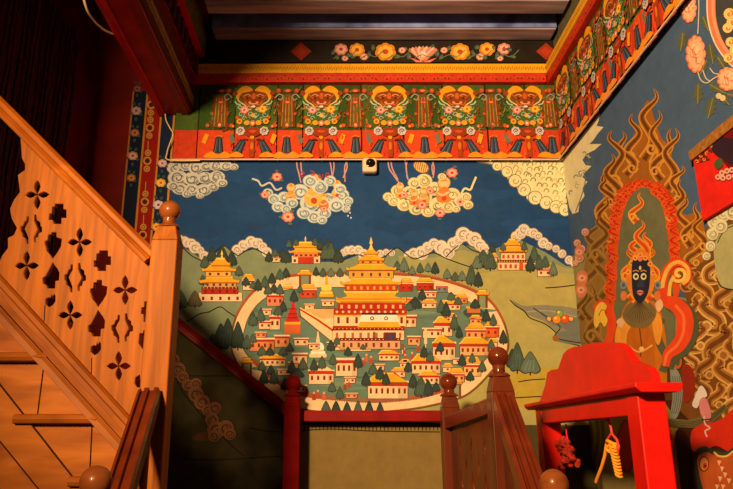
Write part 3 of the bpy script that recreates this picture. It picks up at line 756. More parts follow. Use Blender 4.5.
fbd = thing('flower_border', 'navy and red border strips with painted flowers left of the mural', 'border', (-1.5, 4.99, 0))
def strip(name, xt0, xt1, c, base, label=None):
    # straight vertical strips of the wall: x measured at pixel row 180
    a, b = onY(xt0, 180, WY).x, onY(xt1, 180, WY).x
    p = Pt(lambda x, y, off: Vector((x, WY-off, y)), base)
    zb_ = onY(150, 266, WY).z; p.poly([(a, zb_), (b, zb_), (b, Zr(2.75)), (a, Zr(2.75))], c); p.build(name, fbd, label=label)
NV = col(20, 26, 40)
strip('gold_edge', 124.5, 126.2, col(170, 105, 40), 2)
strip('navy_strip', 126.2, 139, NV, 2, 'navy strip with flowers')
strip('gold_edge', 139, 141, col(190, 115, 35), 2)
strip('red_strip', 141, 155, col(150, 22, 14), 2, 'red strip with gold rings')
strip('gold_edge', 155, 156.8, col(200, 125, 40), 2)
strip('navy_strip', 156.8, 168.5, col(26, 36, 56), 2, 'navy strip with bright flowers')
strip('gold_edge', 168.5, 170.5, col(205, 135, 50), 2)
def lean(x, y): return x  # positions below are read straight off the wall
for x, y, r, c in ((137.5, 89, 4, (col(120, 55, 45), col(150, 80, 65), col(90, 30, 25))), (136.5, 111, 5, (col(165, 115, 100), col(195, 150, 130), col(130, 70, 60))),
                   (135, 133, 4.5, (col(150, 75, 45), col(185, 115, 70), col(110, 35, 25))), (133, 156, 5, (col(185, 115, 95), col(215, 155, 130), col(150, 70, 60))),
                   (131.5, 178, 4.3, (col(160, 85, 30), col(190, 115, 45), col(120, 50, 20))),
                   (162.5, 163.5, 4.6, (col(200, 140, 130), col(225, 180, 165), col(160, 90, 80))), (161, 183, 4.8, (col(225, 150, 40), col(245, 185, 80), col(190, 90, 25))),
                   (158.5, 205, 5.2, (col(205, 165, 160), col(225, 195, 185), col(150, 60, 60))), (156.5, 227, 4.6, (col(225, 145, 35), col(245, 180, 70), col(190, 90, 25))), (155, 246, 4.5, (col(205, 165, 160), col(225, 195, 185), col(150, 60, 60)))):
    q = Pt(backm, 4)
    for k in range(5):
        a = 2*PI*k/5+.4; q.disc(x+r*.9*math.cos(a), y+r*1.3*math.sin(a)*1.3, r*.42, col(55, 75, 62), r*.3, 8, a)
    blossom(q, x, y, r, *c); q.build('painted_flower', fbd)
for x, y in ((151.5, 105), (150, 128), (147.5, 161), (145, 202), (143, 235)):
    q = Pt(backm, 4); g = col(195, 135, 50)
    for dy in (-8, 0, 8):
        q.disc(x-dy*.07, y+dy, 4.2 if dy == 0 else 3.2, g); q.disc(x-dy*.07, y+dy, 2.7 if dy == 0 else 1.9, col(120, 20, 14)); q.disc(x-dy*.07, y+dy, 1.3, g if dy else col(30, 30, 36))
    q.stroke([(x+.9, y-20), (x+.6, y-11)], .8, g); q.build('gold_ring_ornament', fbd)

# ------------------------------------------------------------------ the mural on the back wall
mu = thing('wall_mural', 'painted mural of a walled gold-roofed monastery city on the back wall', 'mural', (.2, WY-.004, Zr(-.6)))
SKY = col(34, 66, 100); CREAM = col(238, 190, 130); CREAM2 = col(212, 152, 96); DRK = col(42, 38, 28); GOLD = col(240, 158, 36); GOLDL = col(250, 196, 82)
REDP = col(185, 44, 24); REDD_ = col(130, 30, 20); GLEFT = col(128, 132, 92); GRIGHT = col(172, 152, 80); CITY = col(100, 118, 92)
CLD = col(228, 208, 168); CLDG = col(150, 150, 138)
psky = Pt(backm, .1, 5e-6); psky.poly([(173, 152), (580, 152), (592, 330), (162, 330)], SKY)
gs = random.Random(12)
for k in range(60):   # uneven old brushwork in the blue
    x, y, w_, h_ = gs.uniform(190, 560), gs.uniform(170, 250), gs.uniform(10, 34), gs.uniform(3, 9)
    psky.blob([(x-w_, y), (x-w_*.4, y-h_), (x+w_*.5, y-h_*.8), (x+w_, y), (x+w_*.3, y+h_), (x-w_*.5, y+h_*.7)], gs.choice((col(32, 64, 98), col(37, 68, 100), col(35, 63, 95), col(36, 70, 105))))
psky.build('painted_sky', mu)
hill = Pt(backm, 1.0)
hill.poly([(167, 254), (178, 245), (190, 251), (206, 262), (224, 246), (238, 254), (254, 249), (272, 257), (300, 262), (340, 262), (359, 255), (378, 262), (397, 248), (412, 258), (434, 253), (462, 244), (486, 252), (500, 247), (520, 240), (545, 252), (566, 266), (585, 268), (600, 425), (155, 425)], GLEFT)
hill.build('painted_hills', mu)
# the sunlit-looking olive side of the meadow, a different pigment
me_ = Pt(backm, 1.3)
me_.poly([(398, 256), (434, 258), (462, 250), (500, 258), (548, 262), (566, 268), (585, 270), (600, 425), (330, 425), (420, 330)], col(158, 145, 84))
me_.poly([(470, 275), (520, 268), (585, 276), (600, 425), (430, 425), (500, 340)], GRIGHT)
me_.blob([(515, 372), (560, 368), (590, 380), (590, 420), (540, 415), (505, 395)], col(182, 146, 52))
me_.build('painted_meadow', mu)
def ridge(pts, w=1.1, c=DRK):
    p = Pt(backm, 1.8); p.stroke(pts, w, c, 5); return p
for pts in ([(176, 246), (183, 248), (192, 256), (206, 263)], [(206, 262), (215, 252), (224, 246), (231, 251), (238, 256)], [(238, 256), (246, 251), (254, 249), (263, 253), (272, 258)],
            [(340, 263), (350, 256), (359, 255), (368, 258), (378, 263)], [(380, 264), (388, 254), (397, 248), (406, 254), (414, 259), (424, 256), (434, 253), (445, 258), (458, 263), (470, 267)],
            [(446, 257), (455, 248), (462, 244), (472, 250), (486, 255)], [(186, 322), (200, 314), (209, 312), (220, 307), (228, 312), (236, 317)], [(170, 318), (177, 319), (185, 322)],
            [(510, 300), (516, 306), (524, 311), (530, 318), (545, 324), (556, 333), (562, 341), (580, 346)], [(545, 288), (560, 287), (575, 285)], [(512, 398), (530, 397), (548, 396), (566, 394)], [(518, 382), (530, 380), (545, 379)]):
    ridge(pts).build('ridge_line', mu)
p = Pt(backm, 1.7); p.blob([(512, 300), (524, 306), (545, 305), (582, 312), (582, 342), (562, 338), (545, 322), (530, 316), (520, 309)], col(132, 122, 92)); p.stroke([(527, 312), (550, 311), (580, 318)], .8, col(165, 155, 120), 4); p.build('painted_river', mu)
p = Pt(backm, 2.3); p.blob([(541, 312), (560, 322), (575, 318), (588, 309), (592, 330), (586, 343), (570, 344), (553, 340), (556, 333), (566, 330), (548, 322)], col(112, 108, 88))
p.stroke([(533, 308), (548, 318), (560, 327), (556, 338), (588, 344)], 1, DRK, 5); p.disc(555.5, 338.5, 3, col(150, 85, 30)); p.build('painted_rock', mu)
for x, y, r, c in ((556.5, 319.5, 4, col(235, 125, 30)), (565, 319, 4.2, col(215, 75, 25)), (559.5, 313.5, 3.4, col(125, 150, 60)), (571, 319, 2, col(235, 160, 50)), (549, 319, 2, col(235, 160, 50))):
    q = Pt(backm, 3.2); q.disc(x, y, r+.5, col(110, 60, 30)); q.disc(x, y, r, c); q.disc(x-1, y-1.2, r*.35, col(250, 180, 90)); q.build('painted_fruit', mu)

def cloud(puffs, name='painted_cloud', base=2.4, c=CLD, shade=CLDG, line=col(120, 118, 104), m=backm, parent=None, flat=1.0):
    p = Pt(m, base, 2e-5)
    for x, y, r in puffs: p.disc(x, y, r+.8, line, (r+.8)*flat, 16)
    for i, (x, y, r) in enumerate(puffs):
        p.disc(x, y, r, c, r*flat, 16)
        p.disc(x+r*.1, y+r*.16, r*.72, shade, r*.68*flat, 14)
        p.disc(x+r*.05, y+r*.1, r*.5, c, r*.46*flat, 12)
        if r > 3: p.spiral(x, y, r*.62, line, max(.5, r*.11), 1.15, 2+i, 1 if i % 2 else -1)
    return p.build(name, parent or mu)
def garland(pts, r, n, seed=1, **k):
    g = random.Random(seed); q = smooth_open(pts, 12); out = []
    for i in range(n):
        x, y = q[int(i*(len(q)-1)/max(n-1, 1))]
        out.append((x+g.uniform(-1, 1), y+g.uniform(-r*.3, r*.3), r*g.uniform(.75, 1.2)))
    return cloud(out, **k)
CW = col(226, 196, 158); CWS = col(190, 165, 140); CWL = col(120, 105, 90)
garland([(176, 240), (186, 240), (193, 247), (203, 254), (214, 258)], 5, 10, 1, c=CW, shade=CWS, line=CWL, base=.7)
garland([(234, 252), (243, 246), (251, 242), (259, 243), (267, 251)], 5, 9, 2, c=CW, shade=CWS, line=CWL, base=.7)
garland([(340, 255), (347, 250), (354, 249), (364, 254)], 4.6, 6, 3, c=CW, shade=CWS, line=CWL, base=.7)
garland([(376, 258), (384, 252), (392, 254)], 4.0, 4, 7, c=CW, shade=CWS, line=CWL, base=.7)
garland([(410, 258), (419, 253), (431, 246), (440, 246), (446, 252), (455, 243), (463, 236), (472, 238), (481, 247), (486, 250)], 6.2, 16, 4, c=CW, shade=CWS, line=CWL, base=.7)
garland([(516, 236), (524, 230), (532, 233), (541, 240), (552, 247), (563, 256), (574, 262)], 4.8, 12, 5, c=CW, shade=CWS, line=CWL, base=.7)
# large cloud banks in the two upper corners
CB = col(205, 188, 160); CBS = col(128, 130, 122); CBL = col(88, 92, 92)
cloud([(176, 168, 9), (186, 165, 8), (196, 168, 8), (206, 166, 7), (216, 166, 7), (226, 166, 6.5), (234, 167, 4.5), (178, 178, 10), (192, 179, 9), (205, 178, 8), (217, 177, 8), (222, 183, 5.5), (180, 189, 8), (192, 190, 8), (204, 190, 8), (213, 187, 6), (187, 194, 5), (200, 196, 4), (173, 186, 6)],
      c=CB, shade=CBS, line=CBL, flat=.72)
p = Pt(backm, 2.4); Y1 = col(238, 206, 140)
bank = [(478, 160), (560, 154), (600, 154), (598, 196), (582, 214), (572, 208), (562, 214), (556, 205), (545, 207), (538, 200), (527, 199), (526, 191), (517, 189), (519, 181), (507, 178), (508, 172), (497, 169), (492, 164)]
p.poly([(a, b+1.2) for a, b in bank], col(120, 110, 80), 4); p.poly(bank, Y1, 4)
for x, y, q_ in ((497, 166, 4.5), (507, 172, 5), (515, 181, 6), (524, 190, 6), (535, 198, 6.5), (546, 203, 6), (556, 207, 6), (565, 210, 6), (573, 209, 5)):
    p.disc(x, y, q_+.8, col(120, 112, 82)); p.disc(x, y, q_, Y1); p.spiral(x, y, q_*.62, col(150, 140, 96), .9, .9, x, 1)
g = random.Random(5)
for row in range(8):
    for k in range(11):
        x = 503+k*7+(row % 2)*3.5; y = 163+row*5.6
        if y-158 > (x-490)*.62 or x > 577: continue
        x += g.uniform(-2.6, 2.6); y += g.uniform(-1.6, 1.6); c_ = g.choice((col(150, 142, 88), col(118, 120, 80), col(205, 172, 110)))
        p.stroke([(x-2.8, y+1.6), (x-1.6, y-1.2), (x+.6, y-1.8), (x+2.6, y+.2), (x+1.4, y+1.6)], .9, c_, 3)
p.build('painted_cloud_bank', mu, label='large cream cloud bank in the upper right corner of the mural')

# sky deities on clouds
def deity_group(cx, cy, puffs, figs, flowers, c, shade, line, label):
    o = cloud([(cx+a, cy+b, r) for a, b, r in puffs], name='deity_cloud', base=2.4, c=c, shade=shade, line=line, flat=.85)
    tag(o, label)
    for a, b, s, cb in figs:
        q = Pt(backm, 3.6); x, y = cx+a, cy+b
        q.disc(x, y-7*s, 5.2*s, col(150, 110, 60)); q.disc(x, y-7*s, 4.6*s, col(232, 178, 100))
        q.blob([(x-5*s, y+7*s), (x-6*s, y+2*s), (x-3.5*s, y-2*s), (x, y-4*s), (x+3.5*s, y-2*s), (x+6*s, y+2*s), (x+5*s, y+7*s), (x, y+8.5*s)], cb)
        q.disc(x, y-6.5*s, 2.6*s, col(238, 190, 130)); q.poly([(x-2.6*s, y-8*s), (x, y-12*s), (x+2.6*s, y-8*s)], col(225, 130, 40))
        q.stroke([(x-5*s, y+1*s), (x-1*s, y+2.5*s), (x+4*s, y)], 1.6*s, col(238, 180, 120), 3); q.disc(x, y+5*s, 2*s, col(195, 70, 40))
        q.build('painted_deity', mu)
    for a, b, r in flowers:
        q = Pt(backm, 3.4)
        for k in range(3): q.disc(cx+a+r*1.2*math.cos(k*2.2+a), cy+b+r*1.2*math.sin(k*2.2+a), r*.4, col(95, 100, 70), r*.25, 7)
        blossom(q, cx+a, cy+b, r, col(222, 110, 80), col(240, 165, 130), col(195, 60, 40)); q.build('painted_flower', mu)
DC = col(205, 200, 172); DCS = col(140, 150, 145); DCL = col(100, 112, 115)
deity_group(310, 195, [(-42, -2, 5), (-36, 4, 6), (-32, 12, 6), (-26, 2, 6), (-24, 14, 5), (-10, -3, 9), (0, 8, 10), (4, 22, 7), (-6, 18, 7), (14, 18, 7), (18, 6, 9), (26, 10, 8), (32, 0, 7), (38, 6, 5), (30, -6, 6), (10, -8, 8), (36, 14, 4), (-18, 8, 6), (20, -14, 6), (0, -14, 7), (12, 25, 5)],
            [(4, -2, 1.6, col(225, 170, 70)), (-19, -1, .9, col(235, 150, 60)), (27, -4, .9, col(225, 160, 70)), (14, 8, .8, col(200, 110, 50))], [(-33, -18, 5), (-45, 0, 4), (-22, 22, 6), (14, 14, 3.5)], DC, DCS, DCL, 'left cloud carrying gold deities')
deity_group(428, 193, [(-40, 4, 5), (-34, 8, 6), (-30, -2, 7), (-24, 12, 7), (-18, 0, 8), (-12, 16, 7), (-6, 4, 10), (0, 18, 7), (6, -4, 8), (10, 12, 9), (20, 14, 7), (24, 2, 8), (32, 8, 6), (38, 4, 5), (40, 12, 5), (-4, -12, 8), (14, -16, 4), (-14, -10, 6), (28, 16, 4)],
            [(-28, -1, .8, col(235, 150, 70)), (16, -1, 1.3, col(230, 120, 50)), (-4, 4, .9, col(228, 150, 70)), (-14, 6, .8, col(225, 120, 50))], [(24, -20, 5.5), (32, 9, 5), (12, 20, 5), (-6, 12, 5), (-24, 2, 4), (2, -2, 4)], col(238, 205, 140), col(190, 165, 100), col(125, 120, 85), 'right cloud carrying gold deities')
q = Pt(backm, 3.9); q.stroke([(252, 179), (258, 181), (262, 186), (270, 183), (276, 190), (282, 188)], 1.8, col(200, 190, 160), 5); q.build('cloud_tail', mu); q = Pt(backm, 3.9); q.stroke([(459, 200), (464, 189), (470, 190), (473, 184), (476, 177)], 2.0, col(238, 205, 140), 5); q.build('cloud_tail', mu)
q = Pt(backm, 3.9)
q.disc(421, 167, 8.5, col(150, 95, 45), 6, 16, .5); q.disc(421, 167, 7.6, col(235, 180, 100), 5.2, 16, .5)
for k in range(-3, 4): q.stroke([(421+k*2-1, 162+k*1.0), (421+k*2+1, 172+k*.9)], .7, col(140, 70, 30))
q.build('painted_parasol', mu)
for pts in ([(297, 158), (297, 166), (299, 174), (301, 183)], [(301, 158), (301, 166), (302, 175)], [(329, 158), (331, 167), (332, 176)], [(333, 158), (334, 167), (332, 178)], [(350, 158), (345, 166), (345, 182)], [(346, 158), (347, 168), (343, 178)],
            [(388, 158), (389, 168), (394, 176), (399, 183)], [(391, 158), (392, 168), (398, 180)], [(404, 158), (406, 166), (407, 178)], [(408, 158), (406, 168), (408, 180)], [(436, 158), (432, 166), (433, 175)], [(431, 158), (434, 168), (433, 178)]):
    q = Pt(backm, 3.9); q.stroke(pts, 1.3, col(205, 140, 125), 5); q.build('painted_ribbon', mu)
q = Pt(backm, 4.2)
for x, y in ((350, 206), (348, 209), (350, 213), (348, 216), (351, 218)): q.disc(x, y, .9, col(220, 190, 170), n=7)
for x0 in (303, 312, 320, 328): q.spiral(x0, 174+(x0 % 3), 3, col(185, 50, 70), 1.1, 1, x0)
q.build('painted_petals', mu)

# the city: ring wall, ground
outer = [(231.5, 345), (233, 330), (239, 312), (253, 293), (272, 281), (297, 276), (330, 274), (365, 274), (396, 275), (423, 277), (450, 283), (472, 291), (490, 302), (502, 320), (507.5, 340), (505, 355), (493, 369), (476, 387), (461, 397), (440, 403), (415, 408), (387, 411), (360, 412), (325, 411.5), (303, 409), (284, 404), (262, 390), (246, 374), (236, 360)]
inner = [(242, 345), (244, 330), (250, 314), (262, 300), (280, 291), (300, 288.5), (330, 287), (365, 287), (396, 284), (423, 287), (450, 293), (468, 301), (483, 313), (493, 328), (496, 342), (492, 352), (480, 366), (466, 378), (452, 388), (436, 394), (415, 399), (387, 402), (360, 402), (325, 399), (306, 396), (290, 391), (270, 378), (255, 364), (246, 354)]
p = Pt(backm, 2.0, 5e-5)
oc = smooth_closed(outer, 4)
p.poly([(365+(x-365)*1.012, 345+(y-345)*1.025) for x, y in oc], col(95, 80, 45)); p.poly(oc, CREAM)
p.stroke(oc+[oc[0]], 1.1, col(150, 70, 30))
ic = smooth_closed(inner, 4)
p.build('city_wall', mu, label='cream oval wall around the painted city')
q = Pt(backm, 2.6, 5e-5); q.poly(ic, col(92, 78, 50)); q.poly([(365+(x-365)*.992, 345+(y-345)*.985) for x, y in ic], CITY)
g = random.Random(9)
for k in range(26):
    x = g.uniform(262, 478); y = g.uniform(300, 390); w = g.uniform(10, 24)
    q.blob([(x-w, y), (x-w*.3, y-2.4), (x+w*.5, y-2), (x+w, y), (x, y+2)], g.choice((col(110, 128, 98), col(92, 110, 88), col(120, 130, 95))))
for x, y in ((300, 318), (330, 362), (375, 362), (418, 350), (350, 378), (262, 345)): q.stroke([(x-18, y), (x-6, y-1.5), (x+6, y-.6), (x+20, y-1.6)], .7, col(70, 82, 66), 4)
q.build('city_ground', mu)
q = Pt(backm, 2.9, 1e-5)
n = len(oc)
for i in range(n):
    x, y = oc[i]; x2, y2 = oc[(i+1) % n]
    if y > 320: continue
    for t in (0, .33, .66):
        xx, yy = x+(x2-x)*t, y+(y2-y)*t
        q.rect(xx-.7, yy-2.8, xx+.7, yy+.6, col(175, 75, 38))
q.build('wall_battlements', mu); q = Pt(backm, 2.9, 1e-5)
for i in range(len(ic)):
    x, y = ic[i]
    if y < 362: continue
    x2, y2 = ic[(i+1) % len(ic)]
    for t in (0, .25, .5, .75):
        xx, yy = x+(x2-x)*t, y+(y2-y)*t
        q.rect(xx-.6, yy-4.2, xx+.6, yy+.8, col(170, 80, 45))
q.build('wall_battlements', mu)

def tree(x, y, h, w=None, c=None, label=None, trunk=True):
    w = w or h*.62; p = Pt(backm, 3.4+y*.004, 2e-5); c = c or random.choice((col(58, 70, 58), col(74, 86, 66), col(92, 104, 80), col(50, 60, 52)))
    lc = tuple(min(1, a*1.45) for a in c[:3])+(1,)
    if trunk: p.rect(x-.7, y-h*.2, x+.7, y+h*.06, col(58, 38, 24))
    o_ = [(x, y-h), (x+w*.2, y-h*.8), (x+w*.38, y-h*.5), (x+w*.5, y-h*.2), (x+w*.3, y-h*.04), (x, y-h*.08), (x-w*.3, y-h*.04), (x-w*.5, y-h*.2), (x-w*.38, y-h*.5), (x-w*.2, y-h*.8)]
    p.poly([(x+(a-x)*1.1, y-h*.5+(b-y+h*.5)*1.06) for a, b in o_], col(36, 36, 28), 3); p.poly(o_, c, 3)
    for k in range(3): p.stroke([(x-w*.3+k*w*.22, y-h*.16), (x-w*.18+k*w*.18, y-h*.42-k*.4), (x-w*.05+k*w*.1, y-h*.62)], max(.5, w*.06), lc, 3)
    p.build('painted_tree', mu, label=label)
def house(x0, x1, y0, y1, roof=0, body=None, red=None, nw=None):
    if roof == 1 and x0 < 300 and y0 > 300: roof = 0
    """flat-roofed town house: body, painted cornice, window row; roof 1 = gold roof"""
    p = Pt(backm, 3.6+y1*.004, 2e-5); w = x1-x0; h = y1-y0; body = body or CREAM
    c2 = tuple(a*.78 for a in body[:3])+(1,)
    p.poly([(x0-.6, y0-.4), (x1+.6, y0-.4), (x1+.6, y1+.5), (x0-.6, y1+.5)], col(95, 60, 36))
    p.rect(x0, y0, x1, y1, body); p.rect(x1-w*.24, y0, x1, y1, c2)
    p.rect(x0-.8, y0+h*.12, x1+.8, y0+h*.30, red or REDP); p.rect(x0-1, y0-.2, x1+1, y0+h*.12, col(236, 200, 145))
    k = nw or max(1, int(w/5))
    for i in range(k):
        xx = x0+w*(i+.5)/k; p.rect(xx-1.1, y0+h*.45, xx+1.1, y0+h*.72, col(120, 40, 24)); p.rect(xx-1.3, y0+h*.40, xx+1.3, y0+h*.46, col(200, 90, 40))
    if roof == 2:
        d_ = min(w*.5, h*.8)
        p.poly([(x0-1, y0+h*.12), (x1+1, y0+h*.12), (x1+1-d_, y0-d_*.62), (x0+d_*.5, y0-d_*.62)], col(150, 85, 25)); p.poly([(x0, y0+h*.06), (x1, y0+h*.06), (x1-d_, y0-d_*.55), (x0+d_*.5, y0-d_*.55)], GOLD if int(x0) % 3 else CREAM)
        p.stroke([(x0, y0+h*.06), (x0+d_*.5, y0-d_*.55), (x1-d_, y0-d_*.55)], 1, GOLDL)
    elif roof:
        rh_ = h*.55; p.poly([(x0+w*.16, y0-rh_), (x1-w*.16, y0-rh_), (x1-w*.04, y0-rh_*.3), (x1+2, y0+.2), (x0-2, y0+.2), (x0+w*.04, y0-rh_*.3)], col(150, 85, 25))
        p.poly([(x0+w*.18, y0-rh_+.5), (x1-w*.18, y0-rh_+.5), (x1-w*.05, y0-rh_*.3), (x1+1.3, y0-.3), (x0-1.3, y0-.3), (x0+w*.05, y0-rh_*.3)], GOLD)
        p.rect(x0+w*.2, y0-rh_+.4, x1-w*.2, y0-rh_+1.2, GOLDL)
    p.build('painted_house', mu)
def uproof(p, xc, yt, wt, yb, wb, c=GOLD, cl=GOLDL, line=col(140, 78, 22)):
    h = yb-yt
    def sh(e): return [(xc-wt/2-e, yt-e), (xc+wt/2+e, yt-e), (xc+wb*.34, yb-h*.5), (xc+wb*.45+e, yb-h*.32), (xc+wb/2+e, yb-h*.45-e), (xc+wb*.5+e, yb-h*.1), (xc+wb*.46, yb+e), (xc-wb*.46, yb+e), (xc-wb*.5-e, yb-h*.1), (xc-wb/2-e, yb-h*.45-e), (xc-wb*.45-e, yb-h*.32), (xc-wb*.34, yb-h*.5)]
    p.poly(sh(.6), line); p.poly(sh(0), c); p.rect(xc-wt/2, yt, xc+wt/2, yt+h*.22, cl); p.rect(xc-wb*.44, yb-h*.12, xc+wb*.44, yb, col(205, 110, 28))
def storey(p, x0, x1, y0, y1, c, nw=4, wc=col(110, 36, 22), band=True):
    p.rect(x0-.4, y0, x1+.4, y1+.4, col(95, 50, 28)); p.rect(x0, y0, x1, y1, c); h = y1-y0
    if band: p.rect(x0, y0, x1, y0+h*.28, col(120, 34, 20)); [p.disc(x0+(i+.5)*(x1-x0)/(nw*2), y0+h*.14, .55, GOLDL, n=6) for i in range(nw*2)]
    for i in range(nw):
        xx = x0+(x1-x0)*(i+.5)/nw; p.rect(xx-1.2, y0+h*.45, xx+1.2, y0+h*.85, wc)
def finial(p, x, y, h):
    p.poly([(x-h*.16, y), (x+h*.16, y), (x+h*.05, y-h*.4), (x+h*.13, y-h*.5), (x, y-h), (x-h*.13, y-h*.5), (x-h*.05, y-h*.4)], GOLDL)

# outlying temples
p = Pt(backm, 4.6, 2e-5)   # left one
storey(p, 199, 242, 293, 301.5, CREAM, 5, REDD_, False); storey(p, 202, 238, 287, 294, col(178, 42, 26), 5); storey(p, 204.5, 236, 281, 287, CREAM2, 5, band=False); uproof(p, 219.5, 276, 26, 283, 40); storey(p, 206, 231, 270, 276.5, col(230, 165, 70), 3); uproof(p, 219, 265, 18, 271.5, 34)
uproof(p, 220.5, 258, 8, 266, 19); finial(p, 222, 259, 9); p.build('painted_temple', mu, label='red and white temple with stacked gold roofs at the left of the city')
p = Pt(backm, 4.6, 2e-5)   # top centre
storey(p, 292, 320, 256, 263.5, CREAM, 5, REDD_, False); p.rect(298, 257.5, 314, 263.5, col(190, 48, 28)); uproof(p, 306, 248, 22, 253, 34); storey(p, 294, 318, 252.5, 257, col(215, 120, 60), 5, band=False); uproof(p, 305.5, 242, 12, 248, 24); finial(p, 305.5, 243, 7)
p.build('painted_temple', mu, label='small gold-roofed temple above the city wall')
p = Pt(backm, 4.6, 2e-5)   # right
storey(p, 498, 528, 260, 270, CREAM, 6, col(190, 70, 35)); storey(p, 501, 525, 251, 260, CREAM, 5, col(190, 70, 35)); uproof(p, 513, 246, 12, 252, 28); uproof(p, 512, 239, 6, 246, 16); finial(p, 512, 240, 7); p.rect(519, 263, 523, 270, col(205, 80, 30))
p.build('painted_temple', mu, label='cream temple with a gold roof on the right hillside')
for a in ((272, 281, 257, 262, 1), (488, 497, 256, 262, 1), (537.5, 551, 268.5, 276.5, 1), (243, 254, 279.5, 290, 1), (530, 537, 261, 268, 1)): house(*a)

# the palace in the middle
p = Pt(backm, 5.2, 2e-5)
p.poly([(299, 308), (336, 308), (352, 326), (352, 349), (340, 349), (318, 331), (300, 317)], col(105, 62, 36)); p.poly([(300, 309), (336, 309), (351, 326), (351, 348), (340, 348), (318, 330), (301, 316)], CREAM)
p.stroke([(300, 309), (318, 320), (340, 335), (352, 338)], 2.4, REDP, 3); p.stroke([(300, 308), (318, 318.5), (340, 333), (352, 336)], 1.2, GOLDL, 3)
p.poly([(302, 309), (336, 309), (346, 318), (322, 319)], col(215, 160, 95))
storey(p, 333, 404, 327, 340, CREAM, 9, col(185, 90, 45)); storey(p, 340, 400, 338, 349, CREAM2, 8, col(130, 50, 28))
p.rect(333, 326, 404, 328.6, REDP); p.rect(333, 324.6, 404, 326.2, col(236, 200, 145))
storey(p, 334, 406, 310, 326, CREAM, 8, col(120, 40, 24), False); p.rect(334, 309, 406, 315, REDP); p.rect(334, 315, 406, 316.4, GOLD)
for i in range(12): p.disc(337+i*6, 312, 1.3, CREAM, n=8)
p.poly([(362, 313), (396, 313), (400, 324), (358, 324)], col(240, 215, 175)); p.poly([(362, 313), (396, 313), (397, 315), (361, 315)], col(60, 45, 40))
for x in (372, 386): p.disc(x, 318.5, 2, col(60, 45, 40), n=10); p.disc(x, 318.5, 1.1, col(240, 215, 175), n=8)
p.poly([(360, 322), (398, 322), (401, 328), (357, 328)], GOLD); p.rect(357, 327.4, 401, 328.6, REDP)
p.rect(384, 332.5, 396, 340, col(120, 36, 24)); p.rect(386, 334, 389.5, 340, col(60, 62, 78)); p.rect(391, 334, 394.5, 340, col(60, 62, 78))
storey(p, 338, 404, 301, 310, col(180, 42, 26), 9, col(232, 170, 90)); 
uproof(p, 371, 290, 54, 303, 70); p.rect(337, 298.5, 405, 300, col(210, 120, 30))
storey(p, 345, 397, 283, 291, col(196, 60, 28), 8, col(235, 150, 50)); uproof(p, 371, 277.5, 40, 285, 60)
storey(p, 349, 393, 269, 278, col(235, 150, 50), 5, col(80, 74, 66)); uproof(p, 371, 263.5, 24, 270.5, 50)
storey(p, 359, 382, 260, 264, col(225, 140, 45), 3, band=False); uproof(p, 371, 254.5, 8, 261, 26); uproof(p, 371, 249, 4, 254.5, 13); finial(p, 371, 250, 13)
p.build('painted_palace', mu, label='tall gold-roofed palace at the centre of the painted city')

# gates, stupas
for x0, x1, y0, y1 in ((299, 311, 270, 288), (477, 487.5, 290, 308), (241.5, 252, 358, 376), (452, 461, 379, 397)):
    p = Pt(backm, 5.0, 2e-5); p.rect(x0, y0+4, x1, y1, col(120, 60, 34)); p.rect(x0+2.2, y0+6, x1-2.2, y1, col(132, 132, 92)); uproof(p, (x0+x1)/2, y0, (x1-x0)*.7, y0+5, (x1-x0)*1.25); p.build('painted_gate', mu)
def stupa(x, yb, h, w, c, cl, label):
    p = Pt(backm, 5.0, 2e-5)
    p.rect(x-w/2, yb-h*.16, x+w/2, yb, col(90, 50, 30)); p.rect(x-w/2+.4, yb-h*.15, x+w/2-.4, yb-.4, c); p.rect(x-w*.4, yb-h*.24, x+w*.4, yb-h*.15, cl); p.rect(x-w*.32, yb-h*.31, x+w*.32, yb-h*.23, c)
    p.blob([(x-w*.28, yb-h*.3), (x-w*.32, yb-h*.44), (x-w*.16, yb-h*.55), (x+w*.16, yb-h*.55), (x+w*.32, yb-h*.44), (x+w*.28, yb-h*.3)], cl)
    p.poly([(x-w*.12, yb-h*.53), (x+w*.12, yb-h*.53), (x+w*.03, yb-h*.92), (x, yb-h), (x-w*.03, yb-h*.92)], c); p.build('painted_stupa', mu, label=label)
stupa(288, 289, 17, 9, GOLD, CREAM, 'small gold stupa'); stupa(326.5, 297.5, 24, 15, GOLD, GOLDL, 'gold stupa left of the palace'); stupa(318, 358, 28, 18, CREAM, col(246, 222, 180), 'cream white stupa')
p = Pt(backm, 5.0, 2e-5); p.rect(284.5, 322, 300.5, 334, col(205, 90, 40)); p.rect(284.5, 322, 300.5, 324.5, GOLD); p.poly([(285, 322), (300, 322), (297, 315), (295, 307), (293, 293), (291, 307), (288, 315)], col(196, 40, 28)); 
for y in (309, 314, 318): p.stroke([(288, y), (297, y)], .8, col(120, 20, 16))
p.build('painted_stupa', mu, label='tall red pointed stupa')

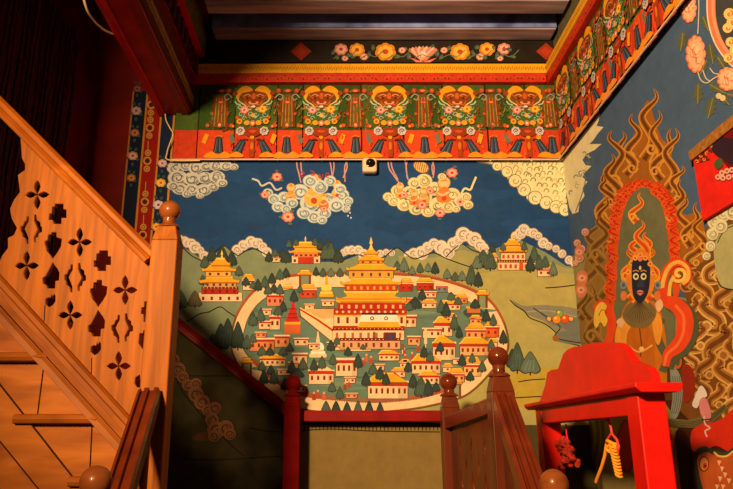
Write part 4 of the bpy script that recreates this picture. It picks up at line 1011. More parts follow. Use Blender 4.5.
for a in ((267, 283, 294, 306, 0, col(225, 120, 80)), (300, 316, 289, 298, 1, col(200, 70, 40)), (259, 272, 321, 329, 0), (270, 280, 315, 329.5, 0), (250, 274, 338, 351, 1, col(220, 130, 70)), (275, 289, 335, 347, 1, col(222, 140, 80)),
          (294.5, 308, 338, 345.5, 0), (260, 285, 358, 366, 2), (293, 307, 353, 364, 1), (327.5, 344, 342, 350, 0), (309, 333.5, 370, 384, 2), (336, 357, 358, 376, 0, CREAM), (400, 412.5, 283, 291, 1, REDP), (417, 433, 282, 290, 1, REDP), (436.5, 447, 285.5, 292, 0, col(120, 125, 120)),
          (419.5, 436, 291.5, 297.5, 0), (422, 436, 302, 308, 1), (440, 460, 303.5, 310, 2), (455, 467, 297.5, 303.5, 1, col(225, 130, 60)), (393, 416, 315, 327, 0), (434, 452, 322, 336, 2), (466, 485, 329, 339.5, 1, col(232, 150, 80)), (485, 498.5, 326, 337, 1, col(215, 90, 40)), (460, 491, 343, 355.5, 2, col(228, 160, 95)),
          (433, 455, 342, 360, 2), (340, 356, 335, 345, 0), (345, 371, 343, 351, 0), (379, 399, 353.5, 360.5, 2), (412, 440, 360, 373.5, 2), (464, 480.5, 363.5, 376, 1, col(240, 180, 100)), (368, 407.5, 381, 398.5, 2), (419, 439, 375, 384, 2), (392, 405, 370.5, 377, 1), (449, 464, 373, 382, 1, col(232, 160, 90)), (423, 441, 328, 338, 0), (408, 420, 336, 345, 0, CREAM2)):
    house(*a)
for a in ((322, 334, 300, 306, 0), (256, 266, 332, 337.5, 0, col(222, 140, 85)), (309, 319, 343, 349, 0), (289, 298, 362, 368, 0, col(225, 140, 80)), (296, 306, 385, 392, 0), (345, 355, 377, 383, 0), (278, 290, 369, 375, 0), (403, 413, 298, 304, 0, col(225, 130, 75)), (446, 456, 316, 322, 1), (470, 481, 318, 324, 1, col(230, 150, 80)), (488, 497, 341, 347, 1), (443, 452, 366, 372, 1), (453, 462, 358, 364, 0), (400, 410, 362, 368, 1), (372, 384, 364, 370, 0), (346, 357, 393, 398, 0, col(225, 150, 90)), (262, 271, 309, 315, 0), (305, 314, 304, 309, 0)):
    house(*a)
p = Pt(backm, 5.0, 2e-5); p.blob([(463, 312), (470, 308), (480, 309), (484, 313), (478, 318), (468, 318)], col(66, 76, 60)); p.rect(467, 308, 480, 313, col(200, 110, 50)); p.rect(466, 306.5, 481, 308.5, GOLD); p.build('painted_pond_house', mu)
for k, (x, y) in enumerate(((363, 362), (366.5, 358), (371, 360), (391, 346), (393.5, 347), (404, 352), (405, 358), (412, 356), (418, 348), (345, 386), (349, 384), (314, 396), (318, 394), (324, 396))):
    p = Pt(backm, 5.2, 2e-5); p.poly([(x-2, y+4), (x-1.4, y-1), (x, y-2.4), (x+1.4, y-1), (x+2, y+4)], random.choice((col(178, 70, 45), col(200, 90, 55), col(160, 60, 40)))); p.disc(x, y-3, 1.2, col(225, 150, 100), n=8); p.build('painted_monk', mu)
for x, y0, y1 in ((374, 332, 344), (425.5, 328, 348), (402.5, 344, 354)):
    p = Pt(backm, 5.3); p.rect(x-.5, y0, x+.5, y1, CREAM); p.poly([(x-1.2, y0), (x+1.2, y0), (x+1.6, y1-4), (x-1.6, y1-4)], col(120, 85, 50) if x < 420 else CREAM); p.build('painted_flagpole', mu)

# trees, as the mural sets them
T1, T2, T3 = col(52, 62, 52), col(72, 84, 64), col(96, 106, 82)
for a in ((181, 308, 17, 13, T2), (195, 307, 16, 13, col(98, 84, 52)), (176, 300, 10, 8, T1), (205, 268, 12, 9, T2), (212, 262, 15, 10, T1), (222, 262, 16, 12, T1), (232, 266, 15, 10, T1), (203, 285, 10, 8, T2), (239, 276, 10, 8, T2), (221, 350, 26, 16, T1), (228, 347, 28, 15, T1), (213, 352, 18, 12, T2),
          (269, 262, 10, 8, T1), (275, 257, 8, 7, T2), (286, 263, 11, 11, T1), (283, 258, 9, 8, T1), (325, 260, 15, 9, T2), (331, 260, 17, 10, T2), (338, 263, 14, 11, T1), (289, 248, 8, 6, T2), (320, 250, 11, 7, T1), (328, 252, 13, 8, T1), (296, 246, 7, 6, T2), (315, 246, 8, 6, T2),
          (246, 286, 9, 8, T1), (253, 289, 8, 7, T2), (258, 291, 12, 8, T1), (265, 288, 12, 8, T2), (272, 284, 11, 8, T1), (280, 280, 11, 8, T2), (286, 278, 10, 8, T1), (316, 276, 9, 6, T1), (323, 277, 9, 7, T2), (331, 277, 9, 7, T3), (340, 277, 9, 7, T2), (349, 276, 9, 7, T3),
          (268, 295, 10, 8, T2), (274, 293, 9, 8, T1), (280, 295, 11, 8, T2), (294, 302, 12, 8, T1), (300, 293, 8, 6, T2), (253, 326, 14, 9, T2), (261, 322, 14, 8, T2), (256, 318, 9, 7, T3), (278, 316, 10, 9, T2), (283, 312, 11, 8, T1), (238, 349, 27, 13, T1), (247, 349, 14, 9, T2), (253, 343, 9, 8, T2), (262, 356, 10, 9, T2), (270, 356, 9, 9, T1), (283, 356, 9, 9, T2), (290, 352, 9, 8, T1),
          (262, 371, 10, 8, T2), (271, 375, 10, 8, T1), (292, 374, 13, 9, T1), (303, 370, 12, 9, T2), (314, 371, 12, 8, T1), (322, 369, 13, 8, T2), (333, 365, 11, 8, T2), (331, 351, 11, 8, T1), (337, 345, 9, 7, T2), (264, 384, 14, 9, T1), (274, 384, 12, 9, T2), (285, 390, 12, 8, T1), (297, 378, 10, 14, T1), (332, 392, 10, 8, T2), (340, 399, 12, 8, T2),
          (404, 272, 14, 9, T3), (397, 270, 9, 7, T2), (412, 275, 9, 7, T3), (420, 273, 10, 7, T2), (435, 274, 12, 8, T1), (428, 272, 9, 7, T3), (447, 279, 10, 8, T3), (455, 281, 9, 8, T2), (462, 281, 10, 8, T3), (471, 285, 20, 10, T2), (478, 287, 15, 9, T1), (483, 267, 17, 14, T2), (490, 270, 19, 12, T2), (477, 269, 13, 10, T3), (530, 272, 16, 9, T1), (534, 262, 16, 9, T2), (539, 270, 15, 8, T2), (545, 268, 12, 8, T2), (553, 276, 14, 8, T3), (503, 251, 9, 6, T2), (524, 251, 10, 6, T2), (492, 253, 9, 7, T1),
          (422, 300, 11, 8, T1), (415, 309, 12, 13, T1), (409, 311, 9, 8, T2), (451, 301, 9, 8, T2), (458, 305, 8, 8, T2), (475, 309, 10, 10, T1), (441, 313, 13, 8, T2), (446, 317, 15, 9, T1), (454, 330, 16, 8, T2), (459, 338, 12, 7, T1), (486, 322, 13, 8, T1), (493, 326, 12, 7, T2), (503, 344, 14, 8, T1), (491, 349, 10, 7, T2), (440, 352, 10, 8, T1), (424, 358, 12, 8, T1), (430, 362, 11, 8, T2), (408, 372, 10, 8, T1), (380, 380, 13, 9, T1), (373, 375, 12, 9, T2), (386, 385, 12, 8, T1), (366, 386, 14, 9, T1), (358, 368, 14, 9, T1), (413, 388, 14, 9, T1), (421, 397, 20, 13, T2), (428, 396, 16, 10, T1), (436, 392, 10, 8, T1), (444, 385, 10, 8, T2), (470, 381, 10, 8, T1), (472, 363, 10, 7, T2), (462, 366, 12, 8, T1), (482, 372, 11, 8, T2), (348, 356, 9, 8, T1), (363, 350, 6, 6, T2),
          (517, 372, 29, 15, T2), (530, 374, 22, 19, T3), (512, 368, 19, 12, T1), (336, 414, 13, 9, T1), (347, 416, 14, 9, T1), (358, 416, 15, 9, T2), (369, 416, 15, 9, T1), (380, 416, 14, 8, T1), (326, 413, 12, 9, T2)):
    tree(*a)

# below the railing: a darker olive, lighter in the middle
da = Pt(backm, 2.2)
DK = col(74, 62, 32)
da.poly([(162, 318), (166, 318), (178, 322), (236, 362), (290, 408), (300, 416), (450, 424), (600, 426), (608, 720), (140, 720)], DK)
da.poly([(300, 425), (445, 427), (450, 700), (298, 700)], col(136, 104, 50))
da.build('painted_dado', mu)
for pts in ([(168, 355), (176, 378), (186, 396), (204, 418), (226, 440), (244, 456)], [(250, 428), (266, 431), (284, 432)], [(300, 431), (330, 429), (370, 431), (440, 432)], [(178, 458), (214, 460), (250, 458), (284, 456)], [(190, 376), (214, 376), (232, 376)]):
    p = Pt(backm, 2.6); p.stroke(pts, 1.1, col(38, 30, 18), 5); p.build('ridge_line', mu)
p = Pt(backm, 2.7, 1e-5)
for i in range(36): p.rect(304+i*3.8, 425.5, 305+i*3.8, 430.5, col(52, 44, 26))
p.build('grass_fringe', mu)
CO = col(150, 92, 52); COS = col(112, 66, 36); COL_ = col(70, 42, 24)
cloud([(173, 360, 7), (178, 370, 8), (183, 377, 6), (188, 385, 6), (196, 384, 6), (196, 394, 8), (202, 402, 8), (208, 410, 6), (215, 408, 6.5), (212, 420, 7), (216, 430, 9), (226, 428, 8), (214, 436, 6), (230, 434, 6)], base=3, c=CO, shade=COS, line=COL_)
p = Pt(backm, 3); p.blob([(192, 439), (200, 433), (213, 433), (214, 438), (204, 441)], COS); p.build('cloud_tail', mu)

# ------------------------------------------------------------------ the mural on the right wall
mr = thing('wall_mural', 'painted mural of a dark-faced guardian deity in a flame halo on the right wall', 'mural', (WX-.004, 3.6, Zr(-.6)))
SKR = col(74, 92, 110); OL = col(150, 132, 76)
Pt(rightm, .5).poly([(562, 150), (690, -30), (900, -60), (900, 620), (575, 620), (572, 300)], SKR).build('painted_sky', mr)
p = Pt(rightm, .9); p.poly([(568, 258), (582, 252), (600, 258), (628, 290), (700, 300), (733, 330), (900, 330), (900, 620), (572, 620)], OL); p.poly([(640, 350), (900, 300), (900, 620), (600, 620)], col(92, 58, 24)); p.poly([(655, 400), (900, 400), (900, 620), (640, 620)], col(70, 36, 16)); p.build('painted_ground', mr)
# cream cloud bank running out of the corner
p = Pt(rightm, 1.4); p.poly([(563, 158), (601, 112), (599, 121), (597, 126), (604, 127), (598, 134), (594, 140), (590, 144), (602, 144), (595, 150), (587, 154), (583, 160), (586, 165), (592, 166), (586, 172), (583, 177), (588, 182), (583, 188), (585, 196), (580, 203), (579, 212), (573, 214), (570, 208), (566, 190)], col(236, 208, 148))
g = random.Random(8)
for k in range(12):
    y = g.uniform(150, 205); x = 570+(205-y)*.32+g.uniform(-3, 5)
    p.spiral(x, y, g.uniform(2, 3.4), g.choice((col(140, 140, 110), col(190, 165, 110), col(110, 118, 110))), .9, .6, g.uniform(0, 6))
p.stroke([(576, 212), (582, 196), (586, 180), (584, 172)], 1, col(120, 116, 96), 4); p.build('painted_cloud_bank', mr)
FO = col(216, 142, 52); FM = col(164, 92, 28); FD = col(104, 56, 18)
def tongue(p, path, w, cs):
    q = smooth_open(path, 7)
    tp = lambda t: max(.02, (1-t)**.8)
    for k, (c, f) in enumerate(zip(cs, (1, .68, .36))): p.stroke(q, w*f, c, 0, tp)
def flame_tongue(p, x, y, h, lean, w, cs, hook=1):
    tongue(p, [(x, y), (x+hook*w*.7, y-h*.28), (x-hook*w*.45+lean*.4, y-h*.6), (x+lean+hook*w*.25, y-h*.85), (x+lean, y-h)], w, cs)
    p.spiral(x+hook*w*.55, y-h*.16, w*.5, cs[0], w*.2, 1.2, 0, hook)
def flame_mass(name, items, base_polys, cs, back, off, label=None):
    p = Pt(rightm, off, 2e-5)
    for b in base_polys: p.poly(b, back, 4)
    for it in items: flame_tongue(p, *it[:5], cs, it[5] if len(it) > 5 else 1)
    return p.build(name, mr, label=label)
FC = (FO, FM, FD)
flame_mass('flame_halo', [(645, 160, 72, 9, 13, 1), (636, 165, 52, -2, 11, -1), (655, 168, 58, 4, 10, 1), (627, 175, 44, -4, 11, 1), (621, 190, 60, -8, 12, -1), (612, 205, 52, 0, 12, 1), (608, 225, 52, -2, 12, -1), (607, 206, 30, -3, 9, 1), (604, 245, 48, 2, 11, 1),
                             (662, 180, 52, 10, 11, -1), (668, 190, 62, 8, 12, 1), (674, 205, 40, 8, 10, 1), (677, 225, 46, 5, 11, -1), (683, 242, 46, 2, 11, 1), (692, 246, 44, 6, 10, -1), (699, 252, 40, 2, 10, 1)],
           [[(606, 250), (603, 206), (610, 172), (625, 150), (638, 128), (648, 100), (655, 118), (662, 138), (672, 150), (675, 190), (684, 214), (702, 215), (704, 262), (660, 262)]], FC, FM, 2.0, 'ochre outer flame halo')
RO = (col(240, 92, 30), col(225, 60, 20), col(195, 40, 16))
items = []
for k in range(26):
    a = PI*(1.02-1.04*k/25)-.0
    x = 643+27.5*math.cos(a)+(3 if a < 1.2 else 0); y = 232-44*max(0, math.sin(a))**.75
    items.append((x, y+3, 13, 3*math.cos(a), 6, 1 if k % 2 else -1))
for k in range(9):
    y = 240+k*10; items.append((614-.5*k, y, 14, -2, 6, -1 if k % 2 else 1)); 
    if k < 3: items.append((674, y, 16, 2, 7, 1))
flame_mass('inner_flame_ring', items, [[(610, 335), (612, 250), (617, 213), (627, 191), (642, 181), (658, 185), (669, 206), (674, 240), (678, 300)]], RO, col(222, 78, 26), 3.0, 'red-orange inner flame ring')
p = Pt(rightm, 4.2); p.poly([(616, 345), (617, 290), (619, 250), (623, 218), (631, 197), (642, 188), (655, 191), (663, 206), (668, 230), (671, 262), (673, 345)], col(112, 106, 70), 5); p.build('halo_field', mr)
# ochre flame columns beside the corner
flame_mass('flame_column', [(588, 345, 60, 4, 13, 1), (600, 345, 55, 0, 14, -1), (590, 300, 50, 2, 13, -1), (602, 298, 58, 2, 13, 1), (592, 262, 42, 4, 12, 1), (603, 262, 46, -2, 12, -1), (584, 320, 40, -2, 9, -1), (588, 380, 50, 0, 12, -1)], [[(582, 345), (584, 280), (590, 235), (600, 225), (608, 240), (612, 300), (612, 345)]], (col(168, 118, 50), col(140, 92, 38), col(108, 66, 26)), col(150, 104, 46), 2.6)
for pts in ([(578, 243, 3.4), (582, 249, 4), (586, 232, 3.6), (580, 258, 4.4), (576, 263, 3)],):
    cloud(pts, base=3.4, c=col(232, 170, 130), shade=col(205, 120, 85), line=col(150, 90, 60), m=rightm, parent=mr)
for x, y, r in ((583, 278, 5), (582, 290, 5), (580, 252, 4)):
    q = Pt(rightm, 3.8); q.disc(x, y, r*1.15, col(225, 120, 80), r*1.6); blossom(q, x, y, r, col(230, 130, 90), col(240, 170, 125), col(210, 90, 60)); q.build('painted_flower', mr)
# the deity
de = Pt(rightm, 6.0)
OC = col(205, 112, 26); OCL = col(242, 150, 48)
de.blob([(618, 350), (622, 318), (629, 302), (642, 298), (656, 302), (664, 318), (668, 350), (664, 400), (622, 400)], OC)
de.blob([(616, 340), (620, 322), (628, 312), (632, 324), (628, 345), (622, 356)], OCL); de.blob([(654, 312), (662, 316), (664, 330), (660, 345), (655, 335)], OCL)
de.blob([(630, 330), (640, 326), (650, 328), (656, 345), (654, 372), (640, 378), (632, 366), (628, 346)], col(196, 100, 22))
de.stroke([(641, 328), (643, 345), (641, 364)], 1.4, col(120, 60, 18)); de.disc(643, 349, 2.6, col(245, 190, 110)); de.disc(640, 360, 3.2, col(225, 90, 35), 4)
de.stroke([(630, 346), (641, 352), (654, 345)], 1.6, col(240, 170, 80), 4)
de.build('deity_robe', mr, label='ochre robe of the deity')
p = Pt(rightm, 7.0); p.blob([(624, 314), (630, 304), (640, 301), (652, 303), (658, 312), (654, 322), (646, 328), (634, 327), (627, 322)], col(128, 102, 58))
for k in range(13): p.stroke([(641, 300), (626+k*2.5, 323-abs(k-6)*1.1)], .6, col(88, 66, 36))
p.build('collar', mr)
p = Pt(rightm, 7.0)
for k, (x, y, h, l, hk) in enumerate(((631, 300, 36, -3, 1), (653, 300, 36, 3, -1), (633, 282, 34, -1, -1), (651, 282, 34, 2, 1), (637, 265, 30, 0, 1), (647, 264, 32, 1, -1), (642, 262, 42, 1, 1))): flame_tongue(p, x, y, h, l, 10, (col(248, 160, 50), col(238, 110, 32), col(215, 70, 26)), hk)
p.blob([(630, 290), (628, 270), (634, 256), (642, 248), (651, 256), (656, 270), (655, 290), (643, 300)], col(235, 130, 40)); 
for x, y in ((633, 263), (637, 258), (642, 255), (647, 258), (652, 264), (630, 272), (655, 273)): p.disc(x, y, 2.6, col(248, 165, 60)); p.disc(x, y, 1.2, col(225, 80, 45))
p.disc(642, 259, 2.4, col(235, 120, 100)); p.build('flame_crown', mr, label='orange flame crown of the deity')
p = Pt(rightm, 8.2); p.blob([(633.5, 266), (636, 259), (643, 257), (650, 260), (652, 268), (651.5, 284), (649, 295), (643, 303), (637, 300), (634, 290)], col(38, 40, 52)); p.blob([(643, 275), (645, 280), (646.5, 286), (642, 287.5), (639, 286), (641, 280)], col(54, 56, 66))
for x in (637.6, 645.4): p.disc(x, 276.5, 2.9, col(240, 215, 140), 3.4); p.disc(x+.2, 276.5, 1.6, col(60, 34, 22)); p.stroke([(x-3, 271.5), (x, 270.3), (x+3, 271.5)], 1, col(225, 130, 60), 3)
p.disc(642, 268, 1.3, col(235, 190, 110), 2.2); p.blob([(638.5, 292), (642, 290), (645.5, 292), (642, 295.5)], col(220, 120, 95)); p.stroke([(639, 292.4), (645, 292.4)], .8, col(120, 30, 24))
p.build('deity_face', mr, label='dark blue face with round eyes')
for x, c_ in ((625, 1), (659.5, -1)):
    q = Pt(rightm, 7.5); q.disc(x, 285, 3.4, col(130, 140, 130), 4.2); q.disc(x, 285, 1.8, col(80, 96, 100), 2.2); q.disc(x+c_*.4, 296, 3.2, col(225, 120, 60), 5); q.build('ear_ornament', mr)
p = Pt(rightm, 5.2, 2e-5); flame_tongue(p, 638, 222, 30, 4, 8, (col(248, 165, 55), col(235, 120, 40), col(200, 80, 28)), -1); p.build('crown_finial', mr)
for pts in ([(618, 322), (622, 318), (626, 322), (623, 328)], [(657, 304), (662, 299), (665, 306), (660, 312)]):
    q = Pt(rightm, 7.2); q.blob(pts, col(238, 180, 120)); q.build('cuff', mr)
# scarves
SR = (col(235, 70, 28), col(215, 48, 22), col(215, 48, 22)); GR = col(88, 84, 52)
p = Pt(rightm, 6.4)
path = [(665, 300), (664, 285), (670, 268), (680, 262), (689, 268), (690, 278), (684, 284)]
bod = [(664, 288), (668, 300), (678, 305), (686, 316), (686, 332), (680, 345), (670, 354), (667, 366)]
p.stroke(path, 9, SR[0], 7, lambda t: 1.1-.45*t); p.stroke(path, 4, col(245, 176, 70), 7, lambda t: 1.1-.3*t)
p.stroke([(a+4, b+3) for a, b in bod], 15, GR, 7, lambda t: .6+.7*math.sin(PI*min(1, t*1.05))); p.stroke(bod, 13, SR[0], 7, lambda t: .6+.7*math.sin(PI*min(1, t*1.05))); p.stroke([(a-1, b) for a, b in bod[2:]], 3, col(248, 110, 50), 7)
p.build('red_scarf', mr, label='red scarf curling at the right of the deity')
p = Pt(rightm, 7.3); p.spiral(681, 274, 8, col(246, 190, 80), 3.4, 1.25, 2.4, -1); p.stroke([(671, 296), (672, 284), (676, 276)], 3.6, col(244, 180, 70), 5); p.build('scarf_lining', mr)
p = Pt(rightm, 6.4); pth = [(606, 352), (611, 338), (614, 322), (610, 308), (602, 303), (596, 310)]
p.stroke(pth, 9, SR[0], 7, lambda t: 1-.4*t); p.build('red_scarf', mr, label='red scarf at the left of the deity')
p = Pt(rightm, 7.0); p.blob([(595, 322), (597, 308), (603, 302), (608, 306), (606, 313), (609, 320), (606, 327), (602, 322), (598, 328)], col(244, 186, 62)); p.stroke([(600, 316), (603, 310), (607, 311)], 1, col(190, 100, 30), 4); p.build('scarf_lining', mr)
p = Pt(rightm, 6.0); p.stroke([(664, 318), (658, 330), (662, 345), (668, 358), (664, 372)], 8, col(96, 90, 58), 6); p.stroke([(690, 332), (692, 342), (688, 352), (681, 358)], 4, col(240, 165, 60), 6, lambda t: 1-.6*t); p.build('olive_sash', mr)

# brown flame scrolls at the right
p = Pt(rightm, 1.8); p.poly([(676, 262), (704, 232), (720, 215), (760, 240), (800, 300), (800, 430), (690, 420), (684, 372), (694, 330), (684, 290)], col(122, 70, 24), 4)
p.poly([(716, 262), (735, 250), (800, 250), (800, 330), (735, 318), (722, 295)], col(178, 142, 76), 4); p.build('brown_flame_ground', mr)
g = random.Random(21)
SC = ((col(218, 152, 66), col(168, 104, 40), col(118, 66, 22)), (col(224, 168, 86), col(184, 120, 50), col(124, 70, 26)), (col(204, 142, 64), col(156, 96, 38), col(110, 60, 20)))
for k, (x, y, r, a, hk) in enumerate(((695, 262, 7, 24, 1), (706, 246, 6, 20, -1), (690, 286, 6, 22, 1), (702, 296, 9, 34, -1), (716, 276, 9, 34, 1), (728, 258, 8, 30, 1), (693, 318, 8, 30, 1), (711, 325, 11, 40, -1), (726, 303, 9, 34, 1), (739, 326, 11, 40, -1), (699, 345, 9, 32, 1), (721, 354, 12, 42, 1), (737, 366, 11, 40, -1), (691, 366, 7, 26, -1), (708, 374, 9, 34, 1), (726, 388, 11, 40, -1), (743, 396, 11, 40, 1), (702, 394, 8, 28, -1), (718, 404, 8, 30, 1), (736, 412, 9, 30, 1), (750, 345, 11, 36, 1))):
    q = Pt(rightm, 3.0+.02*k, 2e-5); cs = SC[k % 3]
    pth = [(x+hk*r*.35, y+r*.5), (x-hk*r*.75, y+r*.45), (x-hk*r*.85, y-r*.5), (x+hk*r*.2, y-r*1.25), (x+hk*r*.7, y-a*.5), (x+hk*r*.3, y-a*.62), (x+hk*r*.5, y-a*.72)]
    sp_ = smooth_open(pth, 7); tp = lambda t: max(.02, math.sin(PI*min(1, .16+.84*t))**.6)
    for c_, f in zip(cs, (1.25, .85, .4)): q.stroke(sp_, r*f, c_, 0, tp)
    q.disc(x+hk*r*.3, y+r*.1, r*.52, cs[0]); q.disc(x+hk*r*.3, y+r*.1, r*.3, cs[1])
    q.build('flame_scroll', mr)
cloud([(716, 222, 7), (724, 214, 8), (734, 212, 8), (714, 234, 6), (712, 246, 5), (708, 256, 4), (722, 226, 7), (745, 216, 9)], base=4.2, c=col(226, 205, 150), shade=col(188, 168, 112), line=col(140, 120, 76), m=rightm, parent=mr)
p = Pt(rightm, 4.0); p.poly([(715, 250), (720, 236), (728, 226), (800, 215), (800, 300), (735, 290), (720, 280)], col(176, 160, 100), 4); p.stroke([(719, 243), (722, 236), (728, 229), (738, 224)], 1, col(60, 46, 26), 4); p.stroke([(718, 278), (722, 286), (730, 289), (740, 290)], 1.2, col(60, 46, 26), 4); p.build('painted_rock', mr)

# peonies, leaves and the pink halo at the top right
for k, (x, y, a, l) in enumerate(((706, 22, 1.2, 12), (683, 40, 1.7, 14), (712, 52, 1.4, 15), (705, 66, 2.0, 12), (699, 92, 1.6, 15), (717, 88, .5, 14), (712, 106, 1.8, 16), (724, 98, .8, 12), (722, 62, 1.0, 12), (733, 95, .2, 10))):
    q = Pt(rightm, 2.2+.05*k); dx, dy = math.cos(a), math.sin(a); nx, ny = -dy, dx
    pts = [(x-dx*l*.6, y-dy*l*.6)]
    for s_ in (1, -1):
        seq = [(-.3, .28), (-.1, .2), (0, .4), (.2, .22), (.35, .34), (.55, .12)]
        if s_ < 0: pts.append((x+dx*l*.9, y+dy*l*.9)); seq.reverse()
        pts += [(x+dx*l*t+nx*l*w_*s_, y+dy*l*t+ny*l*w_*s_) for t, w_ in seq]
    q.poly(pts, col(96, 92, 54)); q.stroke([(x-dx*l*.5, y-dy*l*.5), (x+dx*l*.8, y+dy*l*.8)], .9, col(140, 130, 80)); q.build('painted_leaf', mr)
def peony(x, y, rx, ry, seed):
    q = Pt(rightm, 3.6); g = random.Random(seed)
    for k in range(11):
        a = 2*PI*k/11; q.disc(x+rx*.72*math.cos(a), y+ry*.74*math.sin(a), rx*.38, col(222, 112, 72), ry*.28, 10)
        q.disc(x+rx*.70*math.cos(a)+.3, y+ry*.72*math.sin(a)-.4, rx*.32, col(240, 160, 108), ry*.23, 10)
    q.disc(x, y, rx*.78, col(244, 176, 120), ry*.78)
    for k in range(7):
        a = g.uniform(0, 6.28); t = g.uniform(.1, .55); xx, yy = x+rx*t*math.cos(a), y+ry*t*math.sin(a)
        q.disc(xx, yy, rx*.34, col(232, 128, 84), ry*.2, 10, a); q.disc(xx+.5, yy-.6, rx*.28, col(248, 188, 136), ry*.16, 10, a)
    q.stroke([(x-rx*.3, y-ry*.2), (x, y), (x+rx*.1, y+ry*.4)], .7, col(185, 70, 48), 4)
    q.build('painted_peony', mr)
peony(697, 54, 9.5, 19, 1); peony(690, 8, 7.5, 15, 2); peony(729, 79, 10, 12, 3)
for x, y in ((720, 96), (724, 98)): q = Pt(rightm, 3.5); q.disc(x, y, 3, col(236, 190, 130)); q.build('painted_bud', mr)
q = Pt(rightm, 3.2)
for pts in ([(699, 72), (702, 80), (708, 83), (714, 79), (719, 76)], [(704, 70), (707, 78), (711, 81)], [(711, 68), (715, 73), (720, 74)], [(700, 0), (700, 12), (699, 34)]): q.stroke(pts, 1, col(222, 190, 140), 5)
q.build('painted_stem', mr)
q = Pt(rightm, 3.0); q.poly([(716, -40), (715, 20), (722, 45), (735, 62), (800, 60), (800, -60)], col(70, 66, 62), 4)
h_ = [(713, -40), (712, 0), (713, 20), (718, 38), (726, 52), (737, 64), (752, 70)]
q.stroke(h_, 9, col(240, 205, 160), 6); q.stroke([(a+.6, b-.4) for a, b in h_], 7.5, col(232, 120, 74), 6); q.stroke([(a+2, b-1) for a, b in h_], 3, col(242, 150, 100), 6); q.build('pink_halo', mr)
q = Pt(rightm, 4.0)
for x, y, r in ((731, 14, 6), (729, 28, 5), (735, 22, 7), (732, 42, 5), (730, 58, 5), (737, 50, 6)): q.disc(x, y, r, col(240, 190, 100)); q.disc(x+1, y, r*.6, col(240, 130, 30)); q.spiral(x, y, r*.8, col(250, 215, 140), 1, 1.2)
q.build('gold_ornament', mr)

# lower right: stole, small figure, demon face
p = Pt(rightm, 5.0); p.blob([(672, 366), (680, 372), (684, 388), (683, 404), (678, 418), (672, 416), (674, 396), (672, 380)], col(140, 136, 112))
for k in range(4): p.stroke([(674+k*2.2, 376), (676+k*2.2, 396), (673+k*2, 414)], .7, col(96, 88, 66), 4)
p.build('pale_sash', mr)
p = Pt(rightm, 5.4); p.poly([(664, 418), (690, 420), (712, 414), (726, 404), (730, 408), (716, 421), (694, 428), (664, 427)], col(112, 96, 52))
for k in range(4): p.stroke([(665, 420+k*1.8), (692, 422+k*1.6), (712, 416+k*1.6), (727, 405+k)], .6, col(70, 58, 32), 4)
p.build('striped_stole', mr)
p = Pt(rightm, 6.4); p.blob([(694, 405), (697, 396), (702, 386), (706, 388), (709, 396), (703, 399), (699, 408)], col(228, 205, 190)); p.blob([(701, 402), (706, 397), (711, 405), (713, 416), (709, 421), (703, 415)], col(215, 125, 115)); p.stroke([(706, 416), (707, 424), (712, 428), (707, 431), (709, 437)], 1.6, col(222, 170, 150), 4); p.stroke([(704, 420), (713, 419)], 1.2, col(70, 30, 24)); p.build('white_winged_figure', mr, label='small pink and white winged figure')
p = Pt(rightm, 5.8); p.blob([(693, 432), (704, 424), (722, 420), (745, 404), (760, 440), (735, 452), (718, 446), (704, 452), (694, 450)], col(215, 45, 22)); p.build('red_cloak', mr)
p = Pt(rightm, 6.6); p.blob([(696, 456), (705, 446), (716, 450), (728, 452), (740, 446), (750, 470), (748, 510), (720, 515), (702, 496)], col(64, 62, 44)); p.blob([(699, 462), (706, 452), (716, 455), (727, 458), (742, 452), (748, 480), (738, 512), (712, 505)], col(198, 86, 34))
p.disc(706, 464, 5.2, col(70, 58, 36), 8); p.disc(706, 464, 4.2, col(232, 130, 60), 6.6); p.disc(707, 466, 2.2, col(205, 60, 34), 3.4); p.disc(707, 466, 1, col(40, 24, 18))
for x, y in ((721, 462), (724, 468), (727, 474), (722, 478), (719, 486), (725, 486), (731, 480)): p.poly([(x-2, y-2), (x+2.4, y-1), (x, y+4)], col(238, 180, 120)); p.disc(x-1, y-3, 1.4, col(215, 60, 30))
p.stroke([(716, 452), (721, 456), (729, 456), (737, 450)], 2, col(240, 180, 80), 5); p.build('demon_face', mr, label='orange snarling face with one round eye')
p = Pt(rightm, 4.6); p.blob([(669, 430), (674, 428), (676, 440), (675, 456), (682, 470), (686, 500), (678, 500), (676, 474), (670, 456)], col(215, 130, 40)); p.blob([(671, 436), (673, 436), (673, 448), (671, 450)], col(80, 40, 18)); p.build('ochre_ribbon', mr)
p = Pt(rightm, 4.6); p.blob([(677, 432), (688, 436), (692, 470), (694, 510), (686, 510), (680, 470)], col(60, 16, 12)); p.build('maroon_fold', mr)
p = Pt(rightm, 4.6); p.blob([(684, 366), (692, 366), (697, 380), (693, 398), (686, 402), (684, 384)], col(150, 40, 22)); p.disc(679, 362, 4.5, col(200, 90, 40), 7); p.disc(679, 362, 2.4, col(90, 84, 56), 4); p.build('red_fold', mr)
p = Pt(rightm, 1.6); p.poly([(578, 412), (640, 404), (672, 412), (690, 520), (570, 520)], col(150, 122, 62), 4); p.build('lightened_ground_patch', mr)  # ground colour lightened to offset the stand's cast shadow
p = Pt(rightm, 4.6); p.disc(627, 446, 9.5, col(165, 34, 20), 27); p.disc(627, 446, 7.5, col(190, 44, 24), 24); p.build('red_oval', mr)  # red lightened as well, against the stand's shadow
for x in (590, 597, 602):
    q = Pt(rightm, 2.4); q.stroke([(x, 415), (x+2, 440), (x-2, 465), (x+1, 495)], 3.4, col(110, 84, 44), 5); q.build('painted_stalk', mr)

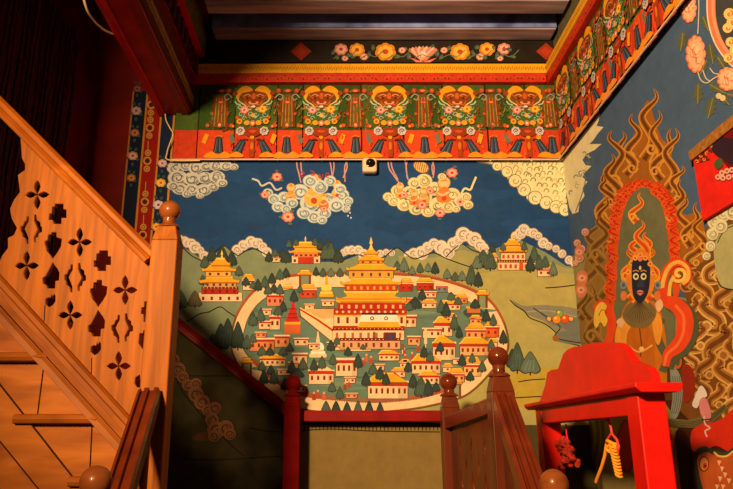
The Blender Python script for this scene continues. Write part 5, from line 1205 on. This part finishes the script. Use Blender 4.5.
# red cloth panel fixed on the right wall
bp = thing('wall_banner', 'bright red cloth panel with a gold top border high on the right wall', 'banner', tuple(onX(715, 220, WX-.02)))
BX = WX-.03
tl, bl = onX(693.5, 150, BX), onX(701, 221.5, BX); yr_ = tl.y-.75; ym = (tl.y+bl.y)/2
MB().box(BX, WX, yr_, ym, bl.z, tl.z).build('red_cloth', plain('scarlet_cloth', col(225, 28, 16), .7, .2, 14, bump=.1), bp)
MB().box(BX-.014, WX, yr_, ym+.012, tl.z-.05, tl.z+.004).build('gold_border', plain('gold_brown_border', col(165, 100, 36), .5, .4, 40), bp, bevel=.004)
def bam(x, y, off):
    v = onX(x, y, BX); v.x -= off; return v
p = Pt(bam, 1); p.poly([(714, 142), (733, 124), (760, 100), (800, 80), (800, 160), (738, 176), (726, 164), (716, 154)], col(120, 14, 14)); p.build('dark_red_field', bp)
p = Pt(bam, 2); p.poly([(713, 146), (722, 137), (733, 138), (760, 130), (760, 168), (735, 166), (722, 158), (714, 152)], col(52, 30, 38), 4); p.build('purple_figure', bp)
q = Pt(bam, 2)
for k in range(14):
    x = 698+(k % 5)*3.4; y = 152+(k//5)*5-(k % 5)*1.4; q.spiral(x, y, 2.2, col(70, 40, 24) if k % 2 else col(210, 140, 50), 1, .8, k)
q.build('scroll_embroidery', bp)
q = Pt(bam, 2.2); q.blob([(717, 160), (722, 158), (724, 165), (719, 169), (715, 165)], col(70, 84, 40)); q.build('green_leaf', bp)
q = Pt(bam, 2.4)
for x, y in ((719, 177), (723, 173), (728, 171), (733, 170), (724, 178), (730, 177), (736, 176)): q.disc(x, y, 2.8, col(220, 165, 130)); q.disc(x, y, 1.3, col(190, 70, 60))
q.build('pale_blossoms', bp)

# ------------------------------------------------------------------ lights, camera
def aim(o, loc, target):
    o.location = loc; o.rotation_euler = (Vector(target)-Vector(loc)).to_track_quat('-Z', 'Y').to_euler()
def spot(name, loc, target, energy, c, size, blend=1, rad=.15):
    l = bpy.data.lights.new(name, 'SPOT'); l.energy = energy; l.color = c; l.spot_size = math.radians(size); l.spot_blend = blend; l.shadow_soft_size = rad
    o = bpy.data.objects.new(name, l); C.objects.link(o); aim(o, loc, target); return o
spot('hall_lamp', (-2.0, -2.4, Zr(2.15)), (1.55, 5, Zr(1.35)), 4700, (1.0, .55, .225), 63, 1, .3)
w = bpy.data.worlds.new('dim_interior'); bpy.context.scene.world = w; w.use_nodes = True
w.node_tree.nodes['Background'].inputs['Color'].default_value = (.5, .25, .12, 1)
w.node_tree.nodes['Background'].inputs['Strength'].default_value = .08
cd = bpy.data.cameras.new('camera'); cam = bpy.data.objects.new('camera', cd); C.objects.link(cam)
cd.sensor_width = 36; cd.lens = F/733*36; cd.shift_x = (366.5-CX)/733; cd.clip_start = .05
cam.location = (0, 0, E); cam.rotation_euler = (PI/2+PITCH, 0, 0)
sc = bpy.context.scene; sc.camera = cam
sc.view_settings.view_transform = 'Standard'; sc.view_settings.look = 'None'; sc.view_settings.gamma = 1; sc.view_settings.use_curve_mapping = False
sc.view_settings.exposure = 0
